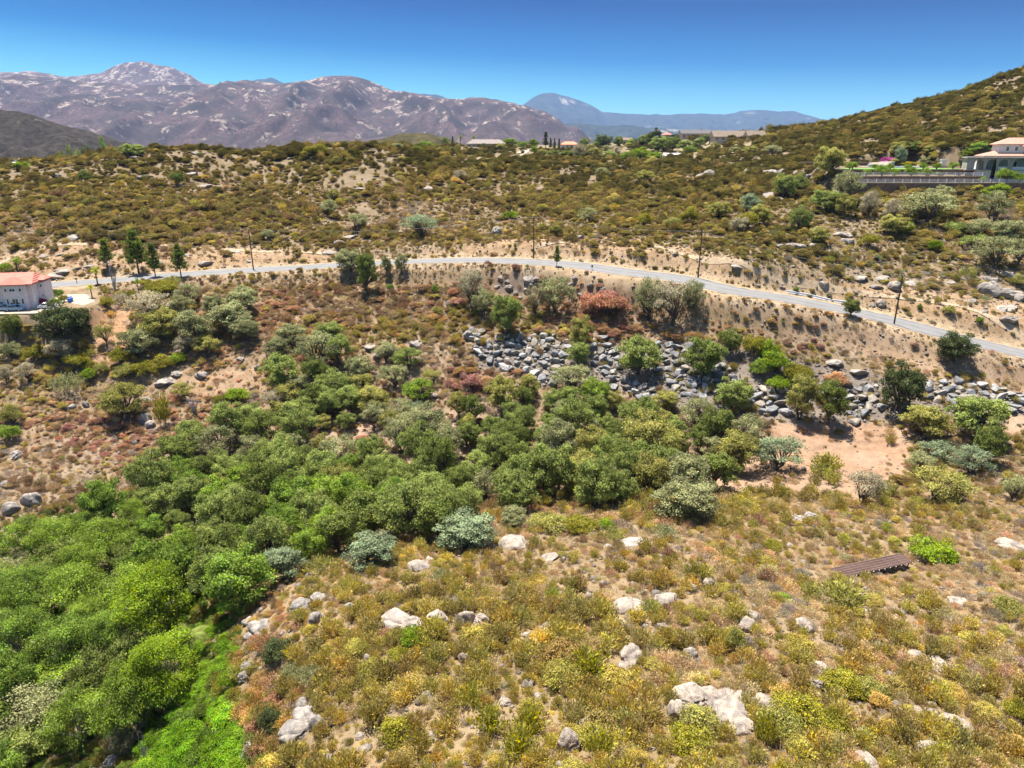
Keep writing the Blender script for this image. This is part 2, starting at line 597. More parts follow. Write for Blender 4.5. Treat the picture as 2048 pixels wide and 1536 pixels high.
def crown_mesh(name, seed, nl=18, clumps=22, leaves=12, lobe=0.36, leaf=0.07, zc=0.95, zr=0.62, flat=0.75, spread=0.66, low=-0.35, clump_r=0.105, mat=None, elong=1.5):
    r = np.random.default_rng(seed)
    # lobes in a dome
    L = []
    for i in range(nl):
        for _ in range(60):
            d = sph(1, r)[0]
            d[2] = d[2] if d[2] > low else abs(d[2]) * .6
            p = d * spread * r.uniform(0.30, 1.08) ** .5
            if all(np.linalg.norm(p - q) > lobe * .62 for q, _ in L):
                break
        L.append((p, lobe * r.uniform(0.7, 1.25)))
    C, Nn, cc = [], [], []
    for (p, lr) in L:
        k = int(clumps * (lr / lobe) ** 2)
        d = sph(k, r)
        d[:, 2] = np.where(d[:, 2] < -0.35, -d[:, 2] * .7, d[:, 2]); d = unit(d)
        cp_ = p + d * lr * r.uniform(0.72, 1.12, (k, 1)) * np.array([1, 1, flat])
        lv = r.uniform(0.12, 0.85)
        for j in range(k):
            m = max(4, int(leaves * r.uniform(.6, 1.4)))
            q = cp_[j] + r.normal(size=(m, 3)) * clump_r * np.array([1, 1, .75])
            C.append(q)
            nrm = unit(d[j] * .8 + np.array([0, 0, .25]) + r.normal(size=(m, 3)) * .55)
            Nn.append(nrm)
            v = np.clip(lv + r.normal() * .14, 0, 1)
            cc.append(np.clip(np.c_[np.full(m, v) + r.normal(size=m) * .12, np.full(m, r.uniform(.2, .8)) + r.normal(size=m) * .1, r.uniform(.2, .8, m)], 0, 1))
    C = np.concatenate(C); Nn = np.concatenate(Nn); cc = np.concatenate(cc)
    C = C * np.array([1, 1, zr / spread * .8]) + np.array([0, 0, zc])
    # fit: widest radius to 1
    s = np.percentile(np.hypot(C[:, 0], C[:, 1]), 98)
    C[:, :2] /= s
    C[:, 2] = np.maximum(C[:, 2], 0.02)
    V, Fq = leaf_quads(C, Nn, leaf, r, elong)
    return mesh_np(name, V, [Fq], [mat or LEAF], cc), [(p[0] / s, p[1] / s, p[2] * zr / spread * .8 + zc) for p, _ in L]


def trunk_mesh(name, seed, lobes, r0=0.09, fork=0.35, mat=None, k=10, multi=1):
    r = random.Random(seed)
    m = MB()
    for t in range(multi):
        bx, by = (r.uniform(-.12, .12), r.uniform(-.12, .12)) if multi > 1 else (0, 0)
        fx, fy = bx * 2.2 + r.uniform(-.08, .08), by * 2.2 + r.uniform(-.08, .08)
        m.tube([(bx, by, -0.25), (bx, by, 0.0), (bx * 1.4 + .02, by * 1.4, fork * .5), (fx, fy, fork)], [r0 * 1.35, r0 * 1.1, r0 * .85, r0 * .75], 7)
        ls = lobes[t::multi]
        for (x, y, z) in ls[:k]:
            mx, my, mz = fx + (x - fx) * .45 + r.uniform(-.06, .06), fy + (y - fy) * .45 + r.uniform(-.06, .06), fork + (z - fork) * .5 + .03
            m.tube([(fx, fy, fork - .05), (mx, my, mz), (x, y, z), (x + (x - mx) * .35, y + (y - my) * .35, z + abs(z - mz) * .3)], [r0 * .55, r0 * .4, r0 * .22, r0 * .08], 5, cap=False)
    return m.mesh(name, mat or BARK, True)


def sprig_mesh(name, seed, stems=110, seg=9, h=1.0, leaf=0.06, spread=0.9, mat=None, jit=0.05, start=0.35, elong=2.6, curve=0.2):
    """upright sprigs fanning out of one root: chamise, buckwheat, sage; twigs shows for few leaves"""
    r = np.random.default_rng(seed)
    C, Nn, cc = [], [], []
    for i in range(stems):
        az = r.uniform(0, 2 * math.pi); rad = spread * r.uniform(0, 1) ** .6
        tip = np.array([math.cos(az) * rad, math.sin(az) * rad, h * (1 - .45 * rad ** 2) * r.uniform(.65, 1.1)])
        root = np.array([math.cos(az) * rad * .3, math.sin(az) * rad * .3, 0])
        t = np.linspace(start, 1, seg)[:, None]
        p = root + (tip - root) * t + np.array([0, 0, curve]) * (t * (1 - t)) + r.normal(size=(seg, 3)) * jit
        C.append(p)
        ax = unit(tip - root)
        Nn.append(unit(np.cross(np.tile(ax, (seg, 1)) + r.normal(size=(seg, 3)) * .35, sph(seg, r))))
        v = r.uniform(.15, .85)
        cc.append(np.clip(np.c_[np.full(seg, v) + r.normal(size=seg) * .12, np.full(seg, r.uniform(.1, .9)), np.full(seg, r.uniform(.1, .9))], 0, 1))
    C = np.concatenate(C); Nn = np.concatenate(Nn); cc = np.concatenate(cc)
    C[:, 2] = np.maximum(C[:, 2], .02)
    n = len(C)
    up = unit(np.array([0, 0, 1.0]) + C * np.array([.8, .8, 0]) + r.normal(size=(n, 3)) * .35)
    b = unit(np.cross(up, Nn))
    s = leaf * r.uniform(.6, 1.4, (n, 1))
    V = np.stack([C - up * s * elong * .5, C + b * s * .5, C + up * s * elong * .5, C - b * s * .5], 1).reshape(-1, 3)
    return mesh_np(name, V, [np.arange(n * 4).reshape(n, 4)], [mat or LEAF], cc)


def twig_mesh(name, seed, n=26, h=1.0, r0=0.018, spread=0.8, mat=None, depth=2, tintable=True):
    """bare branching stems"""
    r = random.Random(seed)
    m = MB()
    def grow(p, d, ln, rad, k):
        q = p + d * ln * .5 + Vector((r.uniform(-1, 1), r.uniform(-1, 1), r.uniform(-.5, 1))) * ln * .12
        e = p + d * ln
        m.tube([p, q, e], [rad, rad * .75, rad * .45], 3, cap=False)
        if k:
            for _ in range(r.choice((2, 3))):
                nd_ = (d + Vector((r.uniform(-1, 1), r.uniform(-1, 1), r.uniform(-.3, .9))) * .75).normalized()
                grow(p + (e - p) * r.uniform(.4, 1), nd_, ln * r.uniform(.45, .75), rad * .5, k - 1)
    for i in range(n):
        az = r.uniform(0, 6.283); tl = r.uniform(.05, 1) * spread
        d = Vector((math.cos(az) * tl, math.sin(az) * tl, 1)).normalized()
        grow(Vector((math.cos(az) * .1 * tl, math.sin(az) * .1 * tl, -.05)), d, h * r.uniform(.35, .6), r0, depth)
    return m.mesh(name, mat or BARK)


def rock_mesh(name, seed, angular=0.5, sub=3, lump=0.18):
    import bmesh
    r = np.random.default_rng(seed)
    bm = bmesh.new()
    bmesh.ops.create_icosphere(bm, subdivisions=sub, radius=1.0)
    P = np.array([v.co for v in bm.verts])
    nc = int(5 + angular * 9) if angular < .8 else 9
    N_ = sph(nc, r); D = r.uniform(0.48, 0.86, nc) if angular < .8 else r.uniform(.34, .66, nc)
    if angular > .6:
        N_[0] = (0, 0, 1); D[0] = .6
    for n_, d in zip(N_, D):
        over = P @ n_ - d
        P = P - np.maximum(over, 0)[:, None] * n_ * (0.55 + .43 * angular if angular < .8 else .99)
    o = r.uniform(0, 50)
    q = P * 1.7 + o
    f = fbm(q[:, 0] + q[:, 2] * .7, q[:, 1] - q[:, 2] * .5, seed, 3)
    P = P * (1 + lump * f[:, None])
    if angular < .5:      # weathering cracks across a rounded boulder
        for _ in range(r.integers(2, 6)):
            n_ = sph(1, r)[0]; d = r.uniform(-.5, .5)
            g = np.exp(-((P @ n_ - d + .06 * f) / .05) ** 2)
            P = P * (1 - .17 * g[:, None])
    P /= np.abs(P[:, :2]).max()
    for v, p in zip(bm.verts, P):
        v.co = p
    me = bpy.data.meshes.new(name)
    bm.to_mesh(me); bm.free()
    me.materials.append(GRANITE)
    me.polygons.foreach_set('use_smooth', np.full(len(me.polygons), angular < .75))
    if angular >= .45 and angular < .75:
        me.polygons.foreach_set('use_smooth', np.zeros(len(me.polygons), bool))
    return me


# ------------------------------------------------------------------ scattered vegetation (stuff): instances on points
def scatter(name, P, rot, scl, tnt, var, sources):
    me = bpy.data.meshes.new(name)
    me.vertices.add(len(P)); me.vertices.foreach_set('co', np.ascontiguousarray(P, np.float32).ravel())
    for nm, typ, arr, key in (('rot', 'FLOAT_VECTOR', rot, 'vector'), ('scl', 'FLOAT_VECTOR', scl, 'vector'), ('tint', 'FLOAT_VECTOR', tnt, 'vector'), ('var', 'INT', var, 'value')):
        a = me.attributes.new(nm, typ, 'POINT')
        a.data.foreach_set(key, np.ascontiguousarray(arr, np.int32 if typ == 'INT' else np.float32).ravel())
    o = link(name, me)
    g = bpy.data.node_groups.new(name, 'GeometryNodeTree')
    g.interface.new_socket('Geometry', in_out='INPUT', socket_type='NodeSocketGeometry')
    g.interface.new_socket('Geometry', in_out='OUTPUT', socket_type='NodeSocketGeometry')
    gi = g.nodes.new('NodeGroupInput'); go = g.nodes.new('NodeGroupOutput')
    j = g.nodes.new('GeometryNodeJoinGeometry')
    def attr(nm, typ):
        n = g.nodes.new('GeometryNodeInputNamedAttribute'); n.data_type = typ
        n.inputs['Name'].default_value = nm
        return [s for s in n.outputs if s.enabled and s.name == 'Attribute'][0]
    ra, sa, va = attr('rot', 'FLOAT_VECTOR'), attr('scl', 'FLOAT_VECTOR'), attr('var', 'INT')
    e2r = g.nodes.new('FunctionNodeEulerToRotation')
    g.links.new(ra, e2r.inputs[0])
    for k, src in enumerate(sources):
        cmp_ = g.nodes.new('FunctionNodeCompare'); cmp_.data_type = 'INT'; cmp_.operation = 'EQUAL'
        ins = [s for s in cmp_.inputs if s.enabled]
        g.links.new(va, ins[0]); ins[1].default_value = k
        oi = g.nodes.new('GeometryNodeObjectInfo'); oi.inputs['Object'].default_value = src; oi.inputs['As Instance'].default_value = True
        oi.transform_space = 'ORIGINAL'
        ip = g.nodes.new('GeometryNodeInstanceOnPoints')
        g.links.new(gi.outputs[0], ip.inputs['Points'])
        g.links.new([s for s in cmp_.outputs if s.enabled][0], ip.inputs['Selection'])
        g.links.new(oi.outputs['Geometry'], ip.inputs['Instance'])
        g.links.new(e2r.outputs[0], ip.inputs['Rotation'])
        g.links.new(sa, ip.inputs['Scale'])
        g.links.new(ip.outputs[0], j.inputs[0])
    g.links.new(j.outputs[0], go.inputs[0])
    md = o.modifiers.new('scatter', 'NODES'); md.node_group = g
    return o
# ------------------------------------------------------------------ levelled pads
def atz(px, py, z):
    """point of the photo pixel's ray on the level z"""
    a, b = ray(px, py)
    Y = (z - CAMZ) / b
    return float(a * Y), float(Y)


YARD_Z = 31.2
YARD = [atz(p[0], p[1], YARD_Z) for p in [(-260, 632), (110, 626), (165, 616), (202, 602), (186, 580), (150, 573), (60, 578), (-260, 592)]]
WALL_Z, MID_Z, POOL_Z = 58.3, 60.2, 62.2
PADS += [(YARD, YARD_Z, 4.0),
         ([(112, 250), (166, 250), (166, 302), (118, 302)], POOL_Z, 6.0),
         ([(113, 243.7), (160, 243.7), (160, 250.4), (113, 250.4)], MID_Z, 0.4),
         ([(160, 243.0), (215, 243.0), (215, 286), (160, 286)], WALL_Z, 1.0),
         ([(109, 238), (215, 238), (215, 244), (109, 244)], WALL_Z, 0.4)]

# ------------------------------------------------------------------ what grows and what lies bare, by area
BARE = [  # polygon in photo pixels, how much of the scrub grows there, soil colour
    ([(-200, 535), (60, 497), (200, 482), (350, 487), (500, 497), (690, 505), (690, 530), (500, 542), (250, 557), (100, 567), (-200, 580)], .42, (.42, .275, .16)),
    ([(850, 500), (950, 487), (1040, 470), (1130, 462), (1250, 470), (1400, 500), (1560, 545), (1800, 575), (2200, 625), (2200, 760), (1900, 665), (1700, 618), (1500, 578), (1300, 545), (1100, 520), (950, 516), (850, 518)], .45, (.41, .275, .16)),
    ([(1060, 523), (1150, 533), (1260, 548), (1330, 560), (1290, 580), (1180, 568), (1060, 545)], .04, (.50, .37, .23)),
    ([(1400, 576), (1560, 605), (1700, 640), (1850, 675), (2048, 725), (2200, 760), (2200, 830), (1900, 765), (1750, 720), (1600, 660), (1420, 612)], .72, (.38, .26, .165)),
    ([(1540, 845), (1700, 845), (1820, 850), (1830, 920), (1790, 960), (1740, 1000), (1600, 992), (1500, 985), (1400, 970), (1490, 920), (1530, 890)], .08, (.40, .25, .16)),
    ([(2000, 820), (2160, 805), (2160, 860), (2010, 870)], .05, (.45, .31, .20)),
    ([(180, 625), (255, 610), (262, 680), (225, 730), (165, 760), (190, 680)], .12, (.45, .26, .14)),
    ([(330, 760), (430, 735), (510, 735), (520, 790), (420, 795), (330, 775)], .35, (.42, .28, .17)),
    ([(950, 692), (1060, 678), (1160, 690), (1330, 680), (1500, 700), (1700, 740), (1860, 770), (2060, 800), (2060, 830), (1860, 830), (1700, 850), (1520, 840), (1340, 810), (1180, 770), (960, 740)], .30, (.22, .19, .17)),
    ([(985, 560), (1060, 548), (1080, 560), (1040, 590), (1000, 590)], .3, (.20, .15, .12)),
    ([(700, 850), (900, 825), (960, 850), (900, 880), (720, 880)], .3, (.42, .27, .19)),
    ([(900, 318), (905, 270), (1000, 262), (1300, 245), (1545, 250), (1520, 290), (1400, 318), (1300, 324), (1150, 322), (1000, 322)], .22, (.27, .22, .12)),
]
OL, DO, YO, BR = (.270, .212, .062), (.105, .090, .020), (.345, .275, .060), (.235, .150, .078)
GM, TN, GG, GR = (.300, .245, .205), (.45, .325, .175), (.220, .225, .120), (.115, .160, .030)
RU, RD, OR, LG = (.36, .205, .115), (.30, .155, .115), (.42, .255, .085), (.165, .285, .016)
DB = (.125, .082, .045)
TYPES = [OL, DO, YO, BR, GM, TN, GG, GR, RU, RD, OR, LG, DB]
TI = dict(OL=0, DO=1, YO=2, BR=3, GM=4, TN=5, GG=6, GR=7, RU=8, RD=9, OR=10, LG=11, DB=12)
ZONES = [  # centre and radii in photo pixels, strength, mixture
    (300, 350, 420, 60, 1, dict(DO=.34, OL=.34, BR=.12, YO=.10, TN=.06, RU=.02, GG=.02)),
    (600, 430, 480, 60, 1.6, dict(OL=.30, DO=.10, BR=.14, TN=.20, GM=.16, YO=.06, GG=.04)),
    (900, 330, 500, 40, 1, dict(DO=.58, OL=.26, DB=.10, BR=.06)),
    (1300, 405, 260, 70, 1, dict(DO=.28, OL=.28, GR=.08, GG=.10, BR=.08, YO=.06, GM=.08, TN=.04)),
    (1650, 430, 260, 70, 1, dict(OL=.28, GR=.12, GG=.18, GM=.14, TN=.12, DO=.12, YO=.04)),
    (1950, 500, 220, 80, 1, dict(GG=.24, GM=.26, TN=.22, OL=.20, YO=.08)),
    (1850, 230, 400, 70, 1, dict(DO=.42, OL=.28, YO=.08, DB=.06, BR=.06, GR=.10)),
    (1500, 300, 250, 35, 1, dict(DO=.50, OL=.32, BR=.08, GR=.10)),
    (850, 555, 160, 25, 1.4, dict(TN=.50, BR=.20, OL=.15, YO=.1, GM=.05)),
    (760, 600, 200, 35, 1.4, dict(BR=.38, TN=.24, RU=.16, DB=.16, GM=.06)),
    (600, 560, 130, 25, 1.2, dict(TN=.45, BR=.25, OL=.2, YO=.1)),
    (800, 660, 140, 35, 1, dict(YO=.24, TN=.28, OL=.22, OR=.1, GM=.16)),
    (1205, 602, 75, 32, 3, dict(RU=.72, RD=.12, OR=.16)),
    (955, 760, 50, 22, 2, dict(RU=.45, RD=.25, OR=.3)),
    (1010, 555, 45, 20, 2, dict(RD=.2, BR=.5, RU=.3)),
    (1000, 640, 110, 40, 1, dict(OL=.3, TN=.3, YO=.2, GM=.2)),
    (1450, 640, 140, 25, 1.3, dict(OR=.35, TN=.25, OL=.2, GM=.1, RU=.1)),
    (1650, 690, 120, 25, 1.4, dict(GM=.40, RD=.12, TN=.30, BR=.18)),
    (1850, 740, 160, 30, 1, dict(TN=.5, YO=.2, GM=.2, GR=.1)),
    (1560, 730, 140, 40, 1, dict(LG=.2, GM=.3, OL=.3, YO=.2)),
    (880, 740, 100, 50, 1, dict(GM=.4, TN=.35, BR=.15, RU=.1)),
    (100, 900, 220, 90, 1, dict(GM=.28, BR=.22, TN=.26, RU=.10, OL=.12, RD=.02)),
    (250, 880, 110, 40, 1.6, dict(RU=.5, RD=.2, OR=.15, GM=.15)),
    (80, 960, 160, 50, 1, dict(GM=.35, TN=.25, BR=.2, YO=.1, OL=.1)),
    (120, 740, 170, 60, 1, dict(YO=.25, OL=.3, GM=.2, TN=.2, GG=.05)),
    (420, 790, 90, 45, 1, dict(TN=.3, RU=.2, YO=.2, GM=.2, OR=.1)),
    (1250, 1130, 420, 60, 1, dict(OL=.20, TN=.36, GM=.24, BR=.06, YO=.14)),
    (850, 1180, 200, 60, 1, dict(OL=.45, TN=.2, GM=.15, YO=.2)),
    (1900, 1180, 220, 130, 1, dict(OL=.20, TN=.42, GM=.22, YO=.12, BR=.04)),
    (1400, 1280, 350, 90, 1, dict(OL=.28, YO=.18, TN=.32, GM=.2, BR=.02)),
    (800, 1350, 280, 120, 1, dict(OL=.40, YO=.24, GM=.14, TN=.20, GG=.02)),
    (1250, 1480, 380, 80, 1, dict(OL=.32, YO=.36, GM=.12, TN=.18, BR=.02)),
    (1850, 1430, 260, 120, 1, dict(OL=.28, YO=.2, TN=.32, GM=.2)),
    (1550, 1000, 260, 35, 1, dict(TN=.34, OL=.26, GM=.2, YO=.2)),
    (520, 1300, 45, 150, 2.2, dict(RU=.28, OR=.26, TN=.2, OL=.12, BR=.14)),
    (440, 1290, 45, 120, 3.5, dict(OR=.2, YO=.35, LG=.45)),
    (400, 1440, 70, 140, 4, dict(LG=.8, GR=.2)),
    (220, 1300, 220, 200, 1.5, dict(LG=.15, GR=.6, OL=.25)),
    (700, 900, 350, 120, .6, dict(BR=.35, GM=.25, TN=.2, RU=.1, OL=.1)),
    (1900, 1000, 160, 80, 1, dict(TN=.35, OL=.3, GM=.25, YO=.1)),
]


def type_weights(px, py):
    wsum = np.zeros((len(px), len(TYPES)))
    for cx, cy, rx_, ry_, s, mx in ZONES:
        g = s * np.exp(-(((px - cx) / rx_) ** 2 + ((py - cy) / ry_) ** 2)) + 1e-6
        for k, v in mx.items():
            wsum[:, TI[k]] += g * v
    return wsum / wsum.sum(1, keepdims=True)


def bare_keep(px, py, want_soil=False):
    keep = np.ones(len(px)); soil = np.full((len(px), 3), np.nan)
    jx = px + 22 * fbm(px / 26, py / 14, 51, 4, .7); jy = py + 12 * fbm(px / 22, py / 12, 52, 4, .7)
    for P, k, c in BARE:
        inside = poly_sd(jx, jy, P) < 0
        keep[inside] = np.minimum(keep[inside], k)
        soil[inside] = c
    return (keep, soil) if want_soil else keep


# ------------------------------------------------------------------ ground
def ground_mat():
    m, t, N, L = new_mat('soil')
    so_ = nd(t, 'ShaderNodeAttribute', attribute_name='soil')
    geo = nd(t, 'ShaderNodeNewGeometry')
    f1 = noise(t, 0.55, 6, 0.65, geo.outputs['Position'])
    f2 = noise(t, 4.5, 4, 0.7, geo.outputs['Position'])
    f3 = noise(t, 0.12, 3, 0.5, geo.outputs['Position'])
    c = mixc(t, ramp(t, f1, [(.32, 0.0), (.68, 1.0)]), mixc(t, 1.0, so_.outputs['Color'], (.62, .58, .55), 'MULTIPLY'), mixc(t, 1.0, so_.outputs['Color'], (1.15, 1.12, 1.08), 'MULTIPLY'))
    c = mixc(t, ramp(t, f2, [(.45, 0.0), (.75, 0.5)]), c, (.24, .19, .13))
    c = mixc(t, ramp(t, f3, [(.4, 0.0), (.7, 0.25)]), c, (.33, .27, .21))
    p = nd(t, 'ShaderNodeBsdfPrincipled'); L.new(c, p.inputs['Base Color'])
    p.inputs['Roughness'].default_value = 1.0; p.inputs['Specular IOR Level'].default_value = 0.1
    b = nd(t, 'ShaderNodeBump'); b.inputs['Strength'].default_value = 0.6; b.inputs['Distance'].default_value = 0.25
    L.new(f2, b.inputs['Height']); L.new(b.outputs[0], p.inputs['Normal'])
    out_(t, p.outputs[0])
    return m


NU, NV = 560, 640
_yy = np.exp(np.linspace(math.log(14), math.log(1060), NV)) - 38.0
_uu = np.linspace(-1.35, 1.35, NU)
GX = _uu[None] * (0.75 * (np.maximum(_yy, 0)[:, None] + 30))
GY = np.broadcast_to(_yy[:, None], GX.shape)
GZ = hgt(GX, GY)
far_ = sstep(780, 1000, GY)
GZ = GZ * (1 - far_) + far_ * np.minimum(GZ, -30)
GV = np.stack([GX, GY, GZ], -1).reshape(-1, 3)
_i = np.arange(NU * NV).reshape(NV, NU)
GF = np.stack([_i[:-1, :-1], _i[:-1, 1:], _i[1:, 1:], _i[1:, :-1]], -1).reshape(-1, 4)
me = mesh_np('ground', GV, [GF], [ground_mat()], None, True)
gpx, gpy, _d = pix(GV)
_keep, soil = bare_keep(gpx, gpy, True)
tw = type_weights(gpx, gpy)
TA = np.array(TYPES)
litter = 0.60 * np.array([.30, .21, .14]) + 0.40 * (tw @ TA)
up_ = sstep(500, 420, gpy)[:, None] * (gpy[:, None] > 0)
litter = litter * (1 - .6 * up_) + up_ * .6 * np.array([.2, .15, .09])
soil = np.where(np.isnan(soil), litter, soil)
_rd, _ = line_dist(GV[:, 0], GV[:, 1], ROAD)
m_ = (_rd < 8.6)
soil[m_] = np.array([.47, .35, .22])
fgd = (sstep(930, 1030, gpy) * sstep(420, 620, gpx) * (gpy > 0) * (_d > 0))[:, None]
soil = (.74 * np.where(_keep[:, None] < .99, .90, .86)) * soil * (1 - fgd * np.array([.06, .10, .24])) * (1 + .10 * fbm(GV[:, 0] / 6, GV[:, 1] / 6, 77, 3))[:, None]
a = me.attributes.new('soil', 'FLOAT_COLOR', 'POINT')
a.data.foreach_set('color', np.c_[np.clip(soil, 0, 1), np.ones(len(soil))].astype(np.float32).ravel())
tag(link('ground', me), kind='structure')


def sheet(name, pts_l, pts_r, mat, lift=0.03, kind='structure', ncross=4):
    """a draped strip between two lines of points"""
    A, B = np.asarray(pts_l), np.asarray(pts_r)
    t = np.linspace(0, 1, ncross)
    V = A[:, None] * (1 - t[None, :, None]) + B[:, None] * t[None, :, None]
    V = V.reshape(-1, 3).copy()
    V[:, 2] += lift
    i = np.arange(len(A) * ncross).reshape(len(A), ncross)
    Fq = np.stack([i[:-1, :-1], i[:-1, 1:], i[1:, 1:], i[1:, :-1]], -1).reshape(-1, 4)
    o = link(name, mesh_np(name, V, [Fq], [mat], None, True))
    return tag(o, kind=kind)


def offset(Ln, d):
    T = np.gradient(Ln[:, :2], axis=0)
    T /= np.linalg.norm(T, axis=1, keepdims=True)
    O = Ln.copy()
    O[:, 0] += T[:, 1] * d; O[:, 1] -= T[:, 0] * d
    return O


def asphalt_mat():
    m, t, N, L = new_mat('asphalt')
    geo = nd(t, 'ShaderNodeNewGeometry')
    f1 = noise(t, 0.25, 4, 0.6, geo.outputs['Position'])
    f2 = noise(t, 9, 3, 0.7, geo.outputs['Position'])
    vo = nd(t, 'ShaderNodeTexVoronoi', feature='DISTANCE_TO_EDGE'); vo.inputs['Scale'].default_value = 0.33
    L.new(geo.outputs['Position'], vo.inputs['Vector'])
    c = mixc(t, ramp(t, f1, [(.3, 0.0), (.7, 1.0)]), (.120, .117, .115), (.165, .160, .156))
    c = mixc(t, ramp(t, f2, [(.4, 0.0), (.8, .3)]), c, (.15, .15, .15))
    c = mixc(t, ramp(t, vo.outputs[0], [(0.0, .6), (.02, 0.0)]), c, (.08, .08, .08))
    # wheel tracks worn paler, sand washed over the broken edges
    ac = nd(t, 'ShaderNodeAttribute', attribute_name='across')
    c = mixc(t, ramp(t, ac.outputs['Fac'], [(.12, 0.0), (.28, .35), (.5, .35), (.66, 0.0)]), c, (.20, .196, .19))
    f4 = noise(t, .5, 5, .65, geo.outputs['Position'])
    sm = nd(t, 'ShaderNodeMath', operation='MULTIPLY_ADD'); sm.inputs[1].default_value = .55
    L.new(f4, sm.inputs[0]); L.new(ac.outputs['Fac'], sm.inputs[2])
    sd = nd(t, 'ShaderNodeMath', operation='MULTIPLY'); sd.inputs[1].default_value = 1 / 1.6; L.new(sm.outputs[0], sd.inputs[0])
    c = mixc(t, ramp(t, sd.outputs[0], [(1.14 / 1.6, 0.0), (1.24 / 1.6, 1.0)]), c, (.33, .235, .145))
    p = nd(t, 'ShaderNodeBsdfPrincipled'); L.new(c, p.inputs['Base Color']); p.inputs['Roughness'].default_value = .85
    p.inputs['Specular IOR Level'].default_value = .2
    out_(t, p.outputs[0])
    return m


_ro = sheet('road', offset(ROAD, -ROADW - .25), offset(ROAD, ROADW + .25), asphalt_mat(), 0.0, ncross=13)
_ac = _ro.data.attributes.new('across', 'FLOAT', 'POINT')
_ac.data.foreach_set('value', np.tile(np.abs(np.linspace(-1, 1, 13)), len(ROAD)).astype(np.float32))
PATH_MAT = simple_mat('packed_earth', (.33, .245, .16), 1.0, .12, 1.2, 0.3)


def draped(pxs, half, name, mat, lift=.05):
    P = smooth_line(march([p[0] for p in pxs], [p[1] for p in pxs], hgt), 1.5)
    A, B = offset(P, -half), offset(P, half)
    for Q in (P, A, B):
        Q[:, 2] = hgt(Q[:, 0], Q[:, 1])
    o = sheet(name, A, B, mat, 0, ncross=7)
    co = np.empty(len(o.data.vertices) * 3, np.float32); o.data.vertices.foreach_get('co', co); co = co.reshape(-1, 3)
    co[:, 2] = hgt(co[:, 0], co[:, 1]) + lift + .04
    o.data.vertices.foreach_set('co', co.ravel()); o.data.update()
    return o


draped([(1073, 493), (1110, 486), (1158, 483), (1227, 485), (1295, 490), (1348, 502), (1427, 530), (1540, 557), (1615, 569), (1690, 582), (1827, 598), (1929, 613), (1984, 637), (2045, 668), (2120, 720)], .75, 'path', PATH_MAT)
draped([(-60, 545), (20, 515), (80, 493), (200, 488), (350, 491), (450, 497), (560, 503), (660, 508)], .8, 'path', PATH_MAT)

# paved drive and forecourt of the pink house
CONC = simple_mat('pale_concrete', (.32, .265, .20), .9, .10, .5, .1)
dm = MB()
drv = [atz(p[0], p[1], YARD_Z) for p in [(-200, 632), (70, 627), (112, 617), (128, 604), (168, 611), (190, 603), (176, 592), (168, 584), (176, 577), (196, 574), (176, 566), (128, 576), (118, 590), (104, 598), (96, 612), (60, 617), (-200, 620)]]
dm.prism(drv, YARD_Z - .5, YARD_Z + .05)
tag(dm.build('driveway', CONC), kind='structure')

# ------------------------------------------------------------------ far plain and mountains
PLAIN = simple_mat('valley_scrub', (.13, .12, .075), 1.0, .25, .002)
pm = MB()
pm.add([(-60000, 600, -70), (60000, 600, -70), (60000, 60000, -70), (-60000, 60000, -70)], [(0, 1, 2, 3)])
tag(pm.build('plain', PLAIN), kind='structure')


def mountain_mat(name, base, rock, thr, sc, green=None):
    m, t, N, L = new_mat(name)
    geo = nd(t, 'ShaderNodeNewGeometry')
    at_ = nd(t, 'ShaderNodeAttribute', attribute_name='crest')
    wp = nd(t, 'ShaderNodeVectorMath', operation='MULTIPLY'); wp.inputs[1].default_value = (1, .5, 1.1); L.new(geo.outputs['Position'], wp.inputs[0])
    f1 = noise(t, sc, 8, 0.62, wp.outputs[0])
    f2 = noise(t, sc * 4, 5, 0.65, geo.outputs['Position'])
    f3 = noise(t, sc * .35, 3, 0.5, geo.outputs['Position'])
    c = mixc(t, ramp(t, f2, [(.35, 0.0), (.65, 1.0)]), tuple(b * .55 for b in base), tuple(b * 1.3 for b in base))
    if green:
        c = mixc(t, ramp(t, f3, [(.40, 0.0), (.60, .8)]), c, green)
    # bare granite: patches more frequent towards the crest, where less scrub grows
    ad = nd(t, 'ShaderNodeMath', operation='MULTIPLY_ADD'); ad.inputs[1].default_value = .11
    L.new(at_.outputs['Fac'], ad.inputs[0]); L.new(f1, ad.inputs[2])
    k = ramp(t, ad.outputs[0], [(thr, 0.0), (thr + .09, .9)])
    k2 = ramp(t, f2, [(.42, 0.0), (.54, 1.0)])
    mm = nd(t, 'ShaderNodeMath', operation='MULTIPLY'); L.new(k, mm.inputs[0]); L.new(k2, mm.inputs[1])
    c = mixc(t, mm.outputs[0], c, rock)
    d = nd(t, 'ShaderNodeBsdfDiffuse'); L.new(c, d.inputs[0])
    b = nd(t, 'ShaderNodeBump'); b.inputs['Strength'].default_value = .9; b.inputs['Distance'].default_value = .25 / sc / 12
    L.new(f2, b.inputs['Height']); L.new(b.outputs[0], d.inputs['Normal'])
    out_(t, d.outputs[0])
    return m


